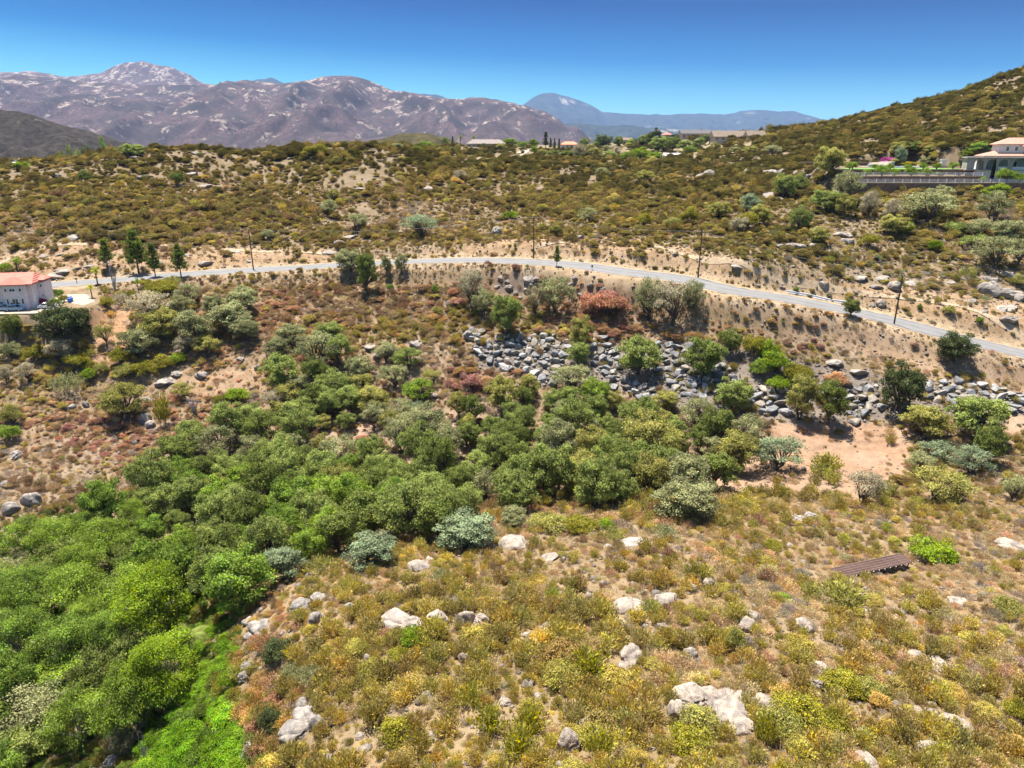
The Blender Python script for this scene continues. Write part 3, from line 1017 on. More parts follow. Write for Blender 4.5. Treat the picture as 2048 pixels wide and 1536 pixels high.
def mountain(name, sil, D, depth, mat, base_z, amp, seed, nu=320, nv=90, spur=1.0, rough=2.0):
    px = np.linspace(sil[0][0], sil[-1][0], nu)
    py = np.interp(px, [s[0] for s in sil], [s[1] for s in sil])
    py = py + rough * fbm(px / 16, px * 0 + seed, seed, 4)
    a, b = ray(px, py)
    Xc, Zc = a * D, CAMZ + b * D
    t = np.linspace(0, 1.35, nv)[:, None]
    Y = D - depth * (1 - t) + 0 * Xc[None]
    X = Xc[None] * (1 - .35 * depth / D * (1 - t))
    prof = np.where(t <= 1, t ** 1.05 * .9 + .1 * t * t, 1 - (t - 1) * 1.2)
    Z = base_z + (Zc[None] - base_z) * prof
    w = np.clip(np.minimum(t * 3, np.abs(1 - t) * 4), 0, 1)
    L0 = depth * .32 * spur
    # spurs running down from the crest, and smaller gullies
    wx = X + .25 * L0 * fbm(X / L0, Y / L0, seed + 5, 2)
    rid = 1 - np.abs(fbm(wx / L0, Y / (L0 * 2.2), seed + 1, 4)) * 2.2
    rid2 = 1 - np.abs(fbm(wx / (L0 * .33), Y / (L0 * .6), seed + 2, 4)) * 2.2
    Z = Z + amp * w * ((rid - .6) * 1.0 + (rid2 - .6) * .38)
    V = np.stack([X, Y, Z], -1).reshape(-1, 3)
    i = np.arange(nu * nv).reshape(nv, nu)
    Fq = np.stack([i[:-1, :-1], i[:-1, 1:], i[1:, 1:], i[1:, :-1]], -1).reshape(-1, 4)
    me = mesh_np(name, V, [Fq], [mat], None, True)
    at_ = me.attributes.new('crest', 'FLOAT', 'POINT')
    at_.data.foreach_set('value', np.clip(((Z - base_z) / (Zc.max() - base_z)), 0, 1.2).astype(np.float32).ravel())
    return tag(link(name, me), kind='structure')


M_MAUVE = mountain_mat('chaparral_mauve', (.085, .058, .055), (.34, .27, .22), .615, .0125, (.045, .038, .034))
M_DARK = mountain_mat('chaparral_dark', (.040, .033, .026), (.40, .34, .30), .70, .022)
M_OLIVE = mountain_mat('chaparral_olive', (.060, .052, .026), (.42, .36, .30), .74, .03)
M_FAR = mountain_mat('far_forest', (.035, .042, .035), (.30, .27, .22), .68, .0022)
M_PEAK = mountain_mat('peak_rock', (.10, .072, .064), (.36, .29, .25), .58, .0115)
mountain('mountain', [(-700, 190), (-350, 160), (-150, 150), (0, 152), (50, 146), (110, 156), (190, 163), (300, 168), (400, 166), (450, 168), (490, 158), (560, 167), (610, 160), (655, 151), (700, 150), (745, 162), (790, 182), (822, 184), (880, 196),
                      (930, 198), (965, 192), (1000, 200), (1050, 211), (1100, 230), (1140, 255), (1180, 285), (1260, 330)], 6200, 3000, M_MAUVE, -60, 210, 11, 460, 130)
mountain('mountain', [(-300, 175), (-100, 145), (0, 144), (70, 143), (130, 153), (200, 147), (225, 133), (250, 125), (285, 122), (310, 129), (340, 132), (372, 146), (405, 164), (470, 190), (560, 230)], 8200, 1900, M_PEAK, 200, 130, 23, 260, 70)
mountain('mountain', [(440, 190), (500, 162), (525, 157), (540, 154), (556, 160), (600, 180), (700, 200), (800, 195), (845, 187), (870, 187), (890, 194), (960, 230)], 13000, 2500, M_FAR, 0, 120, 31, 160, 40)
mountain('mountain', [(940, 270), (1000, 240), (1045, 210), (1062, 197), (1086, 185), (1110, 185), (1130, 191), (1160, 201), (1185, 212), (1207, 225), (1300, 229), (1400, 227), (1450, 229), (1480, 222), (1520, 219), (1550, 222), (1590, 222), (1640, 238), (1720, 246), (1900, 250), (2300, 250)],
         16000, 4500, M_FAR, -70, 170, 41, 300, 70)
mountain('mountain', [(1000, 290), (1100, 252), (1150, 246), (1210, 252), (1260, 250), (1300, 255), (1400, 262), (1500, 262), (1620, 268), (1800, 275)], 9000, 2200, M_FAR, -70, 90, 47, 200, 50)
mountain('hill', [(-500, 240), (-200, 215), (-80, 214), (0, 218), (50, 223), (95, 240), (120, 248), (160, 257), (205, 270), (240, 284), (290, 305), (340, 330)], 1500, 620, M_DARK, -40, 45, 53, 220, 80)
mountain('hill', [(560, 310), (620, 296), (660, 283), (700, 281), (740, 282), (775, 274), (800, 266), (840, 265), (870, 270), (900, 277), (930, 290), (980, 315)], 900, 260, M_OLIVE, 20, 10, 59, 180, 60, rough=2.5)

# ------------------------------------------------------------------ the air
hm = MB()
hm.box((0, 12000, 520), (46000, 29000, 1200))
hz = hm.build('haze', [])
m, t, N, L = new_mat('air')
pv = nd(t, 'ShaderNodeVolumePrincipled')
pv.inputs['Color'].default_value = (.36, .56, .98, 1)
pv.inputs['Density'].default_value = HAZE_D
pv.inputs['Anisotropy'].default_value = 0.0
o_ = nd(t, 'ShaderNodeOutputMaterial'); L.new(pv.outputs[0], o_.inputs['Volume'])
hz.data.materials.append(m)
tag(hz, kind='stuff')
# ------------------------------------------------------------------ plant and rock models
OAK = []
for k in range(6):
    me, lb = crown_mesh('oak_crown', 100 + k, nl=38 + k % 3 * 6, clumps=16, leaves=16, lobe=.215, leaf=.046, zc=.88, zr=.84, spread=.78, low=-.75, clump_r=.058)
    OAK.append((me, trunk_mesh('oak_trunk', 100 + k, lb, .085, .34, BARK, 10, 1 + k % 2)))
AIRY = []
for k in range(4):
    me, lb = crown_mesh('airy_crown', 140 + k, nl=32, clumps=11, leaves=15, lobe=.22, leaf=.042, zc=.86, zr=.82, spread=.82, low=-.75, clump_r=.075)
    AIRY.append((me, trunk_mesh('airy_trunk', 140 + k, lb, .05, .28, BARK, 12, 2 + k % 2)))
WILLOW = []
for k in range(3):
    me, lb = crown_mesh('willow_crown', 170 + k, nl=36, clumps=24, leaves=28, lobe=.23, leaf=.024, zc=.92, zr=.80, spread=.70, low=-.75, clump_r=.065, elong=2.0)
    WILLOW.append((me, trunk_mesh('willow_trunk', 170 + k, lb, .06, .35, BARK_PALE, 12, 2)))
SYC = []
for k in range(3):
    me, lb = crown_mesh('sycamore_crown', 190 + k, nl=36, clumps=16, leaves=24, lobe=.21, leaf=.036, zc=.95, zr=.85, spread=.74, low=-.75, clump_r=.08, elong=1.2)
    SYC.append((me, trunk_mesh('sycamore_trunk', 190 + k, lb, .06, .35, BARK_PALE, 14, 1)))
BUSH = []
for k in range(5):
    me, lb = crown_mesh('bush_foliage', 210 + k, nl=24 + k, clumps=14, leaves=15, lobe=.25, leaf=.052, zc=.40, zr=.52, spread=.66, low=-.3, clump_r=.085, flat=.85, elong=1.7)
    BUSH.append((me, trunk_mesh('bush_stem', 210 + k, lb, .035, .12, BARK, 9, 2)))
SAGE = []
for k in range(4):
    SAGE.append((sprig_mesh('sage_foliage', 230 + k, 150, 10, .95, .055, .95, jit=.06, start=.45, elong=2.0, curve=.35), twig_mesh('sage_stem', 230 + k, 10, .8, .016, .8, BARK_PALE, 1)))
CHAM = []
for k in range(5):
    CHAM.append((sprig_mesh('chamise_foliage', 250 + k, 90 + 12 * k, 9, 1.25, .065, .85, jit=.05, start=.30, elong=2.8, curve=.15), twig_mesh('chamise_stem', 250 + k, 10, 1.0, .014, .7, BARK, 1)))
DRY = []
for k in range(3):
    DRY.append((sprig_mesh('dry_foliage', 270 + k, 70, 7, .9, .05, .95, jit=.07, start=.4, elong=3.0, curve=.1), twig_mesh('dry_stem', 270 + k, 24, 1.05, .016, .95, BARK_PALE, 2)))
KINDS_ = dict(cham=CHAM, bush=BUSH, sage=SAGE, dry=DRY)


def pine_models():
    out = []
    for k in range(3):
        r = np.random.default_rng(300 + k)
        m = MB()
        m.tube([(0, 0, -.2), (0, 0, .8), (r.normal() * .03, .02, 1.9), (0.03, 0, 3.0)], [.075, .06, .035, .01], 7)
        C, Nn, cc = [], [], []
        z = .75
        while z < 2.95:
            rr = 1.05 * (1 - (z - .55) / 2.6) ** .75 * r.uniform(.8, 1.1)
            nb = r.integers(5, 8); a0 = r.uniform(0, 6.28)
            for b in range(nb):
                az = a0 + b * 6.283 / nb + r.normal() * .2
                ln = rr * r.uniform(.55, 1.15)
                d = np.array([math.cos(az), math.sin(az), .28])
                m.tube([(0, 0, z - .04), tuple(d * ln * .6 + np.array([0, 0, z - .04])), tuple(d * ln + np.array([0, 0, z]))], [.02, .012, .005], 4, cap=False)
                nq = int(75 * ln) + 12
                tt = r.uniform(.3, 1.05, nq)
                p = np.array([0, 0, z]) + d * ln * tt[:, None] + r.normal(size=(nq, 3)) * np.array([.09, .09, .06])
                C.append(p); Nn.append(unit(np.array([0, 0, .9]) + r.normal(size=(nq, 3)) * .6))
                v = r.uniform(.2, .8)
                cc.append(np.clip(np.c_[v + r.normal(size=nq) * .12, np.full(nq, r.uniform(.3, .7)), np.full(nq, .5)], 0, 1))
            z += r.uniform(.20, .30)
        C = np.concatenate(C); Nn = np.concatenate(Nn); cc = np.concatenate(cc)
        V, Fq = leaf_quads(C, Nn, .075, r, 2.2)
        out.append((mesh_np('pine_crown', V, [Fq], [LEAF], cc), m.mesh('pine_trunk', BARK, True)))
    return out


PINE = pine_models()


def cypress_model():
    r = np.random.default_rng(330)
    n = 2600
    z = r.uniform(.15, 5.0, n)
    rad = np.where(z < 1.2, .6 + z * .33, 1.0 * np.sqrt(np.clip(1 - ((z - 1.2) / 3.85) ** 2, 0, 1))) * r.uniform(.75, 1.05, n)
    az = r.uniform(0, 6.283, n)
    C = np.stack([rad * np.cos(az), rad * np.sin(az), z], -1)
    Nn = unit(np.stack([np.cos(az), np.sin(az), .3 + 0 * az], -1) + r.normal(size=(n, 3)) * .4)
    cc = np.clip(np.c_[vnoise(az * 2, z * 1.5, 5), r.uniform(.3, .7, n), r.uniform(.3, .7, n)], 0, 1)
    V, Fq = leaf_quads(C, Nn, .28, r, 1.6)
    m = MB(); m.tube([(0, 0, -.3), (0, 0, 1), (0, 0, 4.5)], [.16, .13, .02], 7)
    return [(mesh_np('cypress_crown', V, [Fq], [LEAF], cc), m.mesh('cypress_trunk', BARK, True))]


CYPRESS = cypress_model()


def palm_models():
    out = []
    for k in range(2):
        r = np.random.default_rng(350 + k)
        m = MB()
        m.tube([(0, 0, -.2), (.03, 0, .8), (0, .02, 1.7)], [.13, .10, .09], 8)
        V, Fs, cc = [], [], []
        for i in range(26):
            az = r.uniform(0, 6.283); el = r.uniform(.0, 1.35); ln = r.uniform(.85, 1.15)
            d = np.array([math.cos(az) * math.cos(el), math.sin(az) * math.cos(el), math.sin(el)])
            side = np.array([-math.sin(az), math.cos(az), 0])
            prev = np.array([0, .02, 1.7]); dd = d.copy(); v = r.uniform(.3, .8)
            for s_ in range(7):
                nx = prev + dd * ln / 7
                for sg in (-1, 1):
                    for q in range(2):
                        b = prev + (nx - prev) * (q * .5)
                        wd = .30 * math.sin(min(1, (s_ + 1 + q * .5) / 7.2) * math.pi * .9 + .15)
                        tip = b + side * sg * wd + dd * .12 + np.array([0, 0, -.09])
                        o = len(V)
                        V += [b - dd * .02, b + dd * .042, tip]
                        Fs.append((o, o + 1, o + 2)); cc.append((v, .5, .5))
                prev = nx; dd = dd + np.array([0, 0, -.17]); dd = dd / np.linalg.norm(dd)
        out.append((mesh_np('palm_crown', np.array(V), [np.array(Fs)], [LEAF], np.array(cc)), m.mesh('palm_trunk', BARK, True)))
    return out


PALM = palm_models()
DEAD = [twig_mesh('dead_branches', 380 + k, 5 if k else 4, 1.9, .07, .75, BARK_PALE, 4) for k in range(3)]
BOULDERS = [rock_mesh('boulder', 400 + k, .22 + .04 * k, 4, .22) for k in range(7)]
SLABS = [rock_mesh('ledge', 420 + k, .5 + .05 * k, 4, .26) for k in range(4)]
RIPRAP = [rock_mesh('rock', 440 + k, .9, 3, .05) for k in range(8)]

# ------------------------------------------------------------------ the register of things that still need a label of their own
REG = []     # dicts: obj, noun, look, px, py, rank
LAND = []    # (px, py, phrase)


def reg(o, noun, look, P, cat, group=None, size=0.0):
    a, b, d = pix(np.array(P, float))
    o['category'] = cat
    if group:
        o['group'] = group
    REG.append(dict(o=o, noun=noun, look=look, px=float(a), py=float(b), size=size))
    return o


def land(px, py, phrase):
    LAND.append((px, py, phrase))


TREE_LIB = dict(oak=OAK, airy=AIRY, willow=WILLOW, syc=SYC, pine=PINE, palm=PALM, cypress=CYPRESS)
TREE_H = dict(oak=1.66, airy=1.66, willow=1.75, syc=1.8, pine=3.05, palm=2.2, cypress=5.0)
TREE_NAME = dict(oak='oak_tree', airy='oak_tree', willow='willow_tree', syc='sycamore_tree', pine='pine_tree', palm='palm_tree', cypress='cypress_tree')
_tc = [0]
TREES = []   # (x, y, radius) for spacing


def solve_size(cx, cy, w, h, hmin=.5):
    """ground point, diameter and height of a plant whose outline in the photo is centred at (cx, cy), w wide, h high"""
    H = 2.0
    for _ in range(4):
        P = march([cx], [cy], hgt, H / 2)[0]
        if P[1] > 700:      # the foot is hidden behind the crest of the ridge
            a_, b_ = ray(cx, cy + h / 2)
            P = np.array([float(a_) * 625, 625.0, 0])
            P[2] = float(hgt(P[0], P[1]))
            zt = CAMZ + float(ray(cx, cy - h / 2)[1]) * 625
            return P, w * 625 / F * 1.05, max(zt - P[2], w * 625 / F * .5)
        D = float(pix(P)[2])
        d = w * D / F
        el = math.atan2(CAMZ - P[2], math.hypot(P[0], P[1]))
        hh = h * D / F
        H = math.sqrt(max(hh * hh - (d * math.sin(el)) ** 2, (hmin * d) ** 2)) / math.cos(el)
    return np.array([P[0], P[1], float(hgt(P[0], P[1]))]), d, H


def plant_tree(P, d, H, typ, col, look, group=None, label=None, noun=None):
    lib = TREE_LIB[typ]
    k = _tc[0]; _tc[0] += 1
    cm, tm = lib[(k * 7 + k // 3) % len(lib)]
    root = empty(TREE_NAME[typ], (P[0], P[1], P[2] - .05), random.uniform(0, 6.28), (d / 2, d / 2, H / TREE_H[typ]))
    c = tint(link('crown', cm, root), np.array(col) * random.uniform(.9, 1.12))
    link('trunk', tm, root)
    TREES.append((P[0], P[1], d / 2))
    nn = noun or TREE_NAME[typ].replace('_', ' ').replace(' tree', '') if typ != 'palm' else 'palm'
    if label:
        tag(root, label, 'tree', group)
    else:
        a, b, D = pix(np.array([P[0], P[1], P[2] + H * .6]))
        root['category'] = 'tree'
        if group: root['group'] = group
        REG.append(dict(o=root, noun=nn, look=look, px=float(a), py=float(b), size=d * F / D))
    return root


SHRUB_SRC = {}


def plant_shrub(P, rx_, h, fam, var, col, look, label=None, noun='shrub', group='larger shrubs on the slopes', name='shrub'):
    fm, sm = KINDS_[fam][var]
    hz_ = {'cham': 1.2, 'bush': .95, 'sage': 1.0, 'dry': .9}[fam]
    root = empty(name, (P[0], P[1], P[2] - .04), random.uniform(0, 6.28), (rx_, rx_, h / hz_))
    c = tint(link('foliage', fm, root), col)
    link('stem', sm, root)
    SHRUB_SRC.setdefault((fam, var), c)
    a, b, D = pix(np.array([P[0], P[1], P[2] + h * .5]))
    root['category'] = 'shrub'; root['group'] = group
    if label:
        tag(root, label)
    else:
        REG.append(dict(o=root, noun=noun, look=look, px=float(a), py=float(b), size=rx_ * 2 * F / D))
    return root
# footprints that nothing may grow through: the panel deck, the pink house and its yard
_dk = at(1745, 1134)
DECK_Z = float(_dk[2]) + 1.15
DECK = [np.array(atz(p[0], p[1], DECK_Z)) for p in [(1693, 1154.5), (1836, 1122.5), (1793, 1108), (1653.6, 1138)]]
KEEP_OUT = [[tuple(p) for p in DECK]]
# ------------------------------------------------------------------ trees seen one by one: outline centre, width, height in photo pixels, kind, tint
TC = dict(dk=(.100, .118, .046), d2=(.175, .205, .050), gn=(.245, .282, .076), ol=(.310, .290, .080), gg=(.295, .295, .135), gr=(.390, .340, .220), lu=(.180, .255, .042),
          yg=(.205, .275, .022), lg=(.215, .290, .042), yo=(.270, .245, .035), bl=(.235, .280, .155), pi=(.125, .165, .028), br=(.30, .26, .15), py=(.30, .30, .03), au=(.24, .13, .035))
LOOK = dict(dk='dark green', d2='deep green', gn='fresh green', ol='olive green', gg='grey green', gr='greyish brown', lu='lush green', yg='bright yellow green', lg='light green', yo='yellowish olive', bl='bluish sage green', pi='mid green', br='dry brownish', py='golden yellow', au='rust tinged')
T = [
    (120, 647, 116, 88, 'oak', 'dk', 'broad dark green oak just below the pink house'),
    (24, 654, 42, 56, 'oak', 'd2'), (116, 699, 58, 52, 'airy', 'gr'), (51, 743, 42, 44, 'airy', 'gr'), (10, 745, 34, 40, 'airy', 'gr'),
    (208, 668, 40, 46, 'airy', 'ol'), (297, 610, 88, 62, 'airy', 'gr'), (376, 586, 56, 48, 'airy', 'gg'), (485, 600, 72, 54, 'oak', 'gg'), (362, 613, 52, 46, 'oak', 'gg'), (427, 608, 46, 40, 'oak', 'gg'),
    (321, 647, 80, 64, 'oak', 'ol'), (383, 656, 82, 70, 'oak', 'gg'), (456, 634, 88, 62, 'oak', 'gg'), (486, 658, 62, 52, 'oak', 'gg'), (413, 690, 58, 48, 'airy', 'ol'), (277, 685, 76, 60, 'oak', 'gg'),
    (372, 690, 46, 46, 'airy', 'gr'), (249, 801, 90, 78, 'oak', 'ol', 'round olive green oak alone on the left slope with a black shadow'),
    (366, 777, 46, 36, 'airy', 'ol'), (492, 832, 76, 60, 'oak', 'gn'), (560, 745, 76, 74, 'oak', 'gn'), (632, 699, 96, 86, 'airy', 'gg'), (581, 669, 60, 46, 'oak', 'gg'), (656, 664, 60, 44, 'oak', 'gn'),
    (552, 694, 52, 44, 'oak', 'gg'), (677, 700, 58, 60, 'oak', 'gn'), (663, 768, 80, 62, 'oak', 'gn'), (598, 825, 78, 60, 'oak', 'gn'), (574, 787, 60, 52, 'airy', 'ol'), (547, 800, 46, 44, 'airy', 'gr'),
    (770, 700, 58, 44, 'airy', 'gg'), (815, 715, 60, 44, 'oak', 'gn'), (785, 750, 62, 54, 'airy', 'gg'), (720, 735, 62, 50, 'oak', 'gg'), (745, 800, 76, 60, 'oak', 'ol'), (838, 780, 66, 52, 'oak', 'lg'), (800, 815, 62, 52, 'airy', 'gg'), (833, 822, 40, 46, 'airy', 'bl'),
    (700, 800, 70, 60, 'oak', 'gn'), (720, 768, 56, 46, 'oak', 'ol'), (865, 752, 40, 30, 'airy', 'ol'),
    # below the road
    (700, 520, 58, 46, 'oak', 'gg'), (733, 545, 48, 86, 'oak', 'd2', 'tall dark oak where the road bends out of sight'), (772, 531, 24, 40, 'oak', 'gg', 'slim grey green oak, left of the pair beside the road'), (803, 527, 26, 40, 'oak', 'gg', 'slim grey green oak, right of the pair beside the road'),
    (1114, 511, 19, 44, 'pine', 'pi', 'small upright conifer standing alone at the road edge'),
    (943, 573, 60, 78, 'airy', 'gr'), (967, 604, 52, 62, 'airy', 'gg'), (1012, 628, 60, 84, 'oak', 'gn', 'bright green oak standing above the left end of the rockslide'), (1111, 586, 78, 80, 'airy', 'gg', 'grey green oak with bare trunk left of the rust red bushes'), (1072, 598, 46, 66, 'airy', 'br'),
    (1300, 594, 66, 92, 'airy', 'gg'), (1345, 604, 88, 96, 'airy', 'gr', 'big greyish half bare oak below the white road barriers'), (1387, 592, 48, 76, 'airy', 'gg'),
    (1162, 664, 50, 66, 'oak', 'ol', 'narrow olive green oak parting the rockslide'), (1156, 706, 46, 50, 'oak', 'gn'), (1278, 712, 92, 76, 'oak', 'gn', 'round fresh green oak in the middle of the rockslide'),
    (1409, 714, 80, 84, 'oak', 'd2'), (1461, 680, 50, 48, 'oak', 'd2'), (1467, 788, 76, 70, 'oak', 'gn'),
    (1604, 794, 66, 96, 'oak', 'ol', 'olive green oak on the edge of the sandy clearing'), (1662, 806, 72, 92, 'oak', 'd2', 'deep green oak on the edge of the sandy clearing'), (1802, 776, 96, 104, 'oak', 'dk', 'big dark oak between the two parts of the right rock bank'),
    (1703, 614, 36, 36, 'oak', 'd2', 'small oak at the road edge below the white barriers'), (1915, 694, 72, 64, 'oak', 'dk', 'lone dark oak with round shadow just below the road'),
    (1855, 846, 98, 74, 'oak', 'ol'), (1956, 835, 108, 98, 'oak', 'gn', 'large fresh green oak at the right edge of the clearing'), (1985, 890, 66, 80, 'oak', 'd2'), (1874, 900, 74, 44, 'airy', 'bl'), (1949, 918, 92, 64, 'airy', 'bl'), (1843, 925, 60, 50, 'airy', 'gg'),
    (1881, 968, 118, 66, 'airy', 'ol'), (1399, 822, 76, 66, 'airy', 'gg'), (1495, 856, 76, 66, 'airy', 'gg'), (1553, 904, 114, 84, 'airy', 'bl', 'spreading pale sage green oak at the left edge of the clearing'), (1423, 893, 56, 52, 'airy', 'gg'),
    (1731, 974, 72, 74, 'airy', 'gr', 'thin greyish oak with visible trunk at the foot of the clearing'), (1370, 1000, 124, 94, 'oak', 'gg', 'wide grey green oak at the lower edge of the woods, right end'),
    (2032, 972, 60, 60, 'airy', 'gg'), (1141, 753, 86, 60, 'airy', 'gg'), (1189, 782, 72, 56, 'oak', 'lg'), (1300, 880, 120, 110, 'oak', 'ol'), (1330, 800, 52, 44, 'oak', 'ol'),
    # right hillside
    (1695, 373, 62, 70, 'airy', 'gg'), (1660, 322, 60, 60, 'oak', 'ol', 'tall olive oak above the grey boulders left of the terraces'), (1855, 410, 118, 66, 'airy', 'gg', 'wide grey green oak in front of the brown retaining wall'), (1880, 395, 60, 48, 'oak', 'gg'), (1990, 410, 66, 66, 'airy', 'gg', 'grey green oak below the mansion retaining wall'), (1995, 384, 56, 26, 'oak', 'yg'),
    (1600, 436, 50, 50, 'oak', 'gn'), (1570, 372, 46, 50, 'oak', 'gn'), (1740, 405, 44, 56, 'airy', 'gr'), (1785, 418, 40, 52, 'airy', 'gr'), (1650, 400, 60, 44, 'oak', 'gn'), (1690, 410, 50, 44, 'oak', 'ol'), (1960, 455, 70, 40, 'airy', 'gg'), (2020, 460, 70, 44, 'oak', 'gg'), (1990, 500, 90, 70, 'airy', 'gg'), (2040, 500, 50, 60, 'airy', 'gg'),
    (1500, 407, 44, 40, 'oak', 'bl'), (840, 450, 76, 48, 'airy', 'bl', 'big pale sage green shrubby oak above the road bend'), (715, 442, 46, 36, 'airy', 'gg'), (660, 412, 38, 34, 'airy', 'gg'), (665, 390, 30, 26, 'oak', 'ol'), (920, 350, 32, 26, 'airy', 'gr'), (1205, 345, 32, 22, 'oak', 'gg'), (1290, 352, 40, 22, 'oak', 'ol'), (1110, 460, 30, 26, 'oak', 'ol'), (1175, 428, 40, 34, 'airy', 'gg'),
    (1790, 448, 60, 40, 'oak', 'ol'), (1520, 430, 50, 40, 'oak', 'ol'), (1440, 420, 46, 36, 'oak', 'ol'), (1480, 450, 44, 36, 'airy', 'gr'), (1640, 470, 40, 34, 'oak', 'ol'),
    # lower left bottom and willows
    (300, 1205, 168, 118, 'willow', 'yg', 'big yellow green willow behind the fan palm in the hollow'), (330, 1335, 150, 92, 'willow', 'yg', 'yellow green willow in front of the fan palm'), (262, 1400, 150, 110, 'willow', 'lg'),
    (212, 1080, 110, 90, 'syc', 'lg'), (110, 1085, 110, 90, 'syc', 'lg'), (60, 1180, 120, 100, 'syc', 'lu'), (150, 1180, 120, 110, 'syc', 'lg'), (30, 1270, 120, 100, 'syc', 'lu'), (210, 1270, 100, 80, 'syc', 'lu'), (120, 1290, 120, 100, 'syc', 'lu'),
    (60, 1420, 140, 110, 'airy', 'gg'), (150, 1440, 120, 100, 'syc', 'lg'), (30, 1500, 110, 90, 'oak', 'gn'), (130, 1350, 110, 80, 'oak', 'lg'), (245, 1480, 60, 70, 'syc', 'br', 'pale straggly tree at the bottom beside the vines'),
    (415, 1110, 56, 70, 'airy', 'br', 'pale half dead tree standing among the green oaks'), (30, 1130, 80, 60, 'airy', 'gg'),
    # grey sage oaks along the lower edge of the woods
    (930, 1062, 118, 76, 'oak', 'bl', 'broad sage green shrubby oak beside the grey boulder stack'), (738, 1102, 110, 76, 'oak', 'bl'), (565, 1128, 92, 78, 'oak', 'bl', 'bluish green oak at the lower left edge of the woods'), (1030, 1032, 62, 36, 'oak', 'gg'), (860, 1035, 50, 60, 'oak', 'yo'),
]
for t_ in T:
    P, d, H = solve_size(*t_[:4], hmin=.85 if t_[4] in ('willow', 'syc') else .55)
    plant_tree(P, d, H, t_[4], TC[t_[5]], LOOK[t_[5]], 'oaks standing apart' if t_[4] in ('oak', 'airy') else 'trees in the hollow', t_[6] if len(t_) > 6 else None)

# the closed oak wood along the valley floor
WOOD = [(505, 830), (565, 785), (640, 745), (700, 740), (760, 790), (860, 815), (960, 805), (1050, 775), (1120, 745), (1230, 785), (1330, 825), (1400, 850), (1470, 880), (1480, 930), (1400, 975), (1300, 985), (1180, 985), (1060, 985), (960, 1010), (900, 1045), (800, 1060),
        (700, 1095), (600, 1110), (520, 1150), (470, 1190), (400, 1180), (330, 1250), (200, 1400), (-60, 1600), (-250, 1500), (-160, 1120), (0, 1112), (90, 1068), (180, 1036), (300, 990), (312, 915), (372, 880), (445, 868)]
HOLES = [([(600, 860), (700, 840), (760, 870), (690, 890), (610, 885)], .25), ([(860, 815), (930, 820), (930, 862), (870, 862)], .3), ([(1360, 900), (1420, 900), (1480, 935), (1400, 960), (1360, 930)], .2)]


def wood_tint(px, py, r):
    low = float(sstep(900, 1050, py)) * float(sstep(900, 500, px))
    if r.random() < low:
        return r.choice(['lu', 'd2', 'gn', 'lg', 'lu', 'gn', 'lg', 'd2'])
    if py < 850:
        return r.choice(['gg', 'ol', 'gn', 'gn', 'gn', 'ol', 'gg', 'd2'])
    return r.choice(['gn', 'd2', 'gn', 'gn', 'gg', 'gn', 'd2', 'ol', 'd2', 'gn'])


rr_ = random.Random(5)
_c = np.array([(rr_.uniform(-250, 1500), rr_.uniform(740, 1600)) for _ in range(5000)])
_c = _c[poly_sd(_c[:, 0], _c[:, 1], WOOD) < 0]
for P_, k_ in HOLES:
    s_ = poly_sd(_c[:, 0], _c[:, 1], P_)
    _c = _c[(s_ > 0) | (np.array([rr_.random() for _ in _c]) < 0)]
_G = march(_c[:, 0], _c[:, 1], hgt, 2.6)
n_w = 0
for (px, py), g in zip(_c, _G):
    if n_w >= 215:
        break
    d = rr_.uniform(4.4, 8.6) * (1.0 if py > 850 else .85)
    if all((g[0] - x) ** 2 + (g[1] - y) ** 2 > (.60 * (r_ + d / 2)) ** 2 for x, y, r_ in TREES):
        k = wood_tint(px, py, rr_)
        typ = 'airy' if k in ('gg', 'gr') and rr_.random() < .6 else ('syc' if k == 'lg' and px < 350 else 'oak')
        P = np.array([g[0], g[1], float(hgt(g[0], g[1]))])
        H = d * rr_.uniform(.90, 1.25)
        plant_tree(P, d, H, typ, TC[k], LOOK[k], 'oaks of the closed wood')
        n_w += 1
print('wood', n_w)

# conifers by the drive of the pink house, palms, dead trees
for (cx, cy, w, h, typ, k, lab) in [
    (210, 505, 36, 60, 'pine', 'pi', 'pine half hidden by the grey dead tree near the drive'), (270, 502, 52, 92, 'pine', 'pi', 'tallest pine beside the road near the pink house'), (305, 518, 34, 72, 'pine', 'pi', 'thin sparse pine right of the tallest roadside pine'), (357, 519, 38, 70, 'pine', 'pi', 'pine standing by itself farthest along the road from the pink house'),
    (192, 552, 22, 34, 'palm', 'py', 'yellowish palm at the mouth of the drive'), (182, 583, 20, 26, 'palm', 'py', 'small golden palm in the bed beside the drive'), (32, 528, 26, 26, 'palm', 'lg', 'fan palm rising behind the red tile roof'),
    (275, 570, 14, 26, 'palm', 'yg', 'small bright green palm under the roadside pines'), (382, 1292, 84, 84, 'palm', 'd2', 'large dark feather palm between the two yellow green willows')]:
    P, d, H = solve_size(cx, cy, w, h, .8)
    plant_tree(P, d, H, typ, TC[k], LOOK[k], None, lab)


def dead(cx, cy, w, h, var, col, lab):
    P, d, H = solve_size(cx, cy, w, h, .7)
    o = link('dead_tree', DEAD[var].copy())
    o.location = P; o.scale = (d / 2, d / 2, H / 1.9); o.rotation_euler.z = random.uniform(0, 6)
    if col is not None:
        o.data.materials[0] = col
    return tag(o, lab, 'tree')


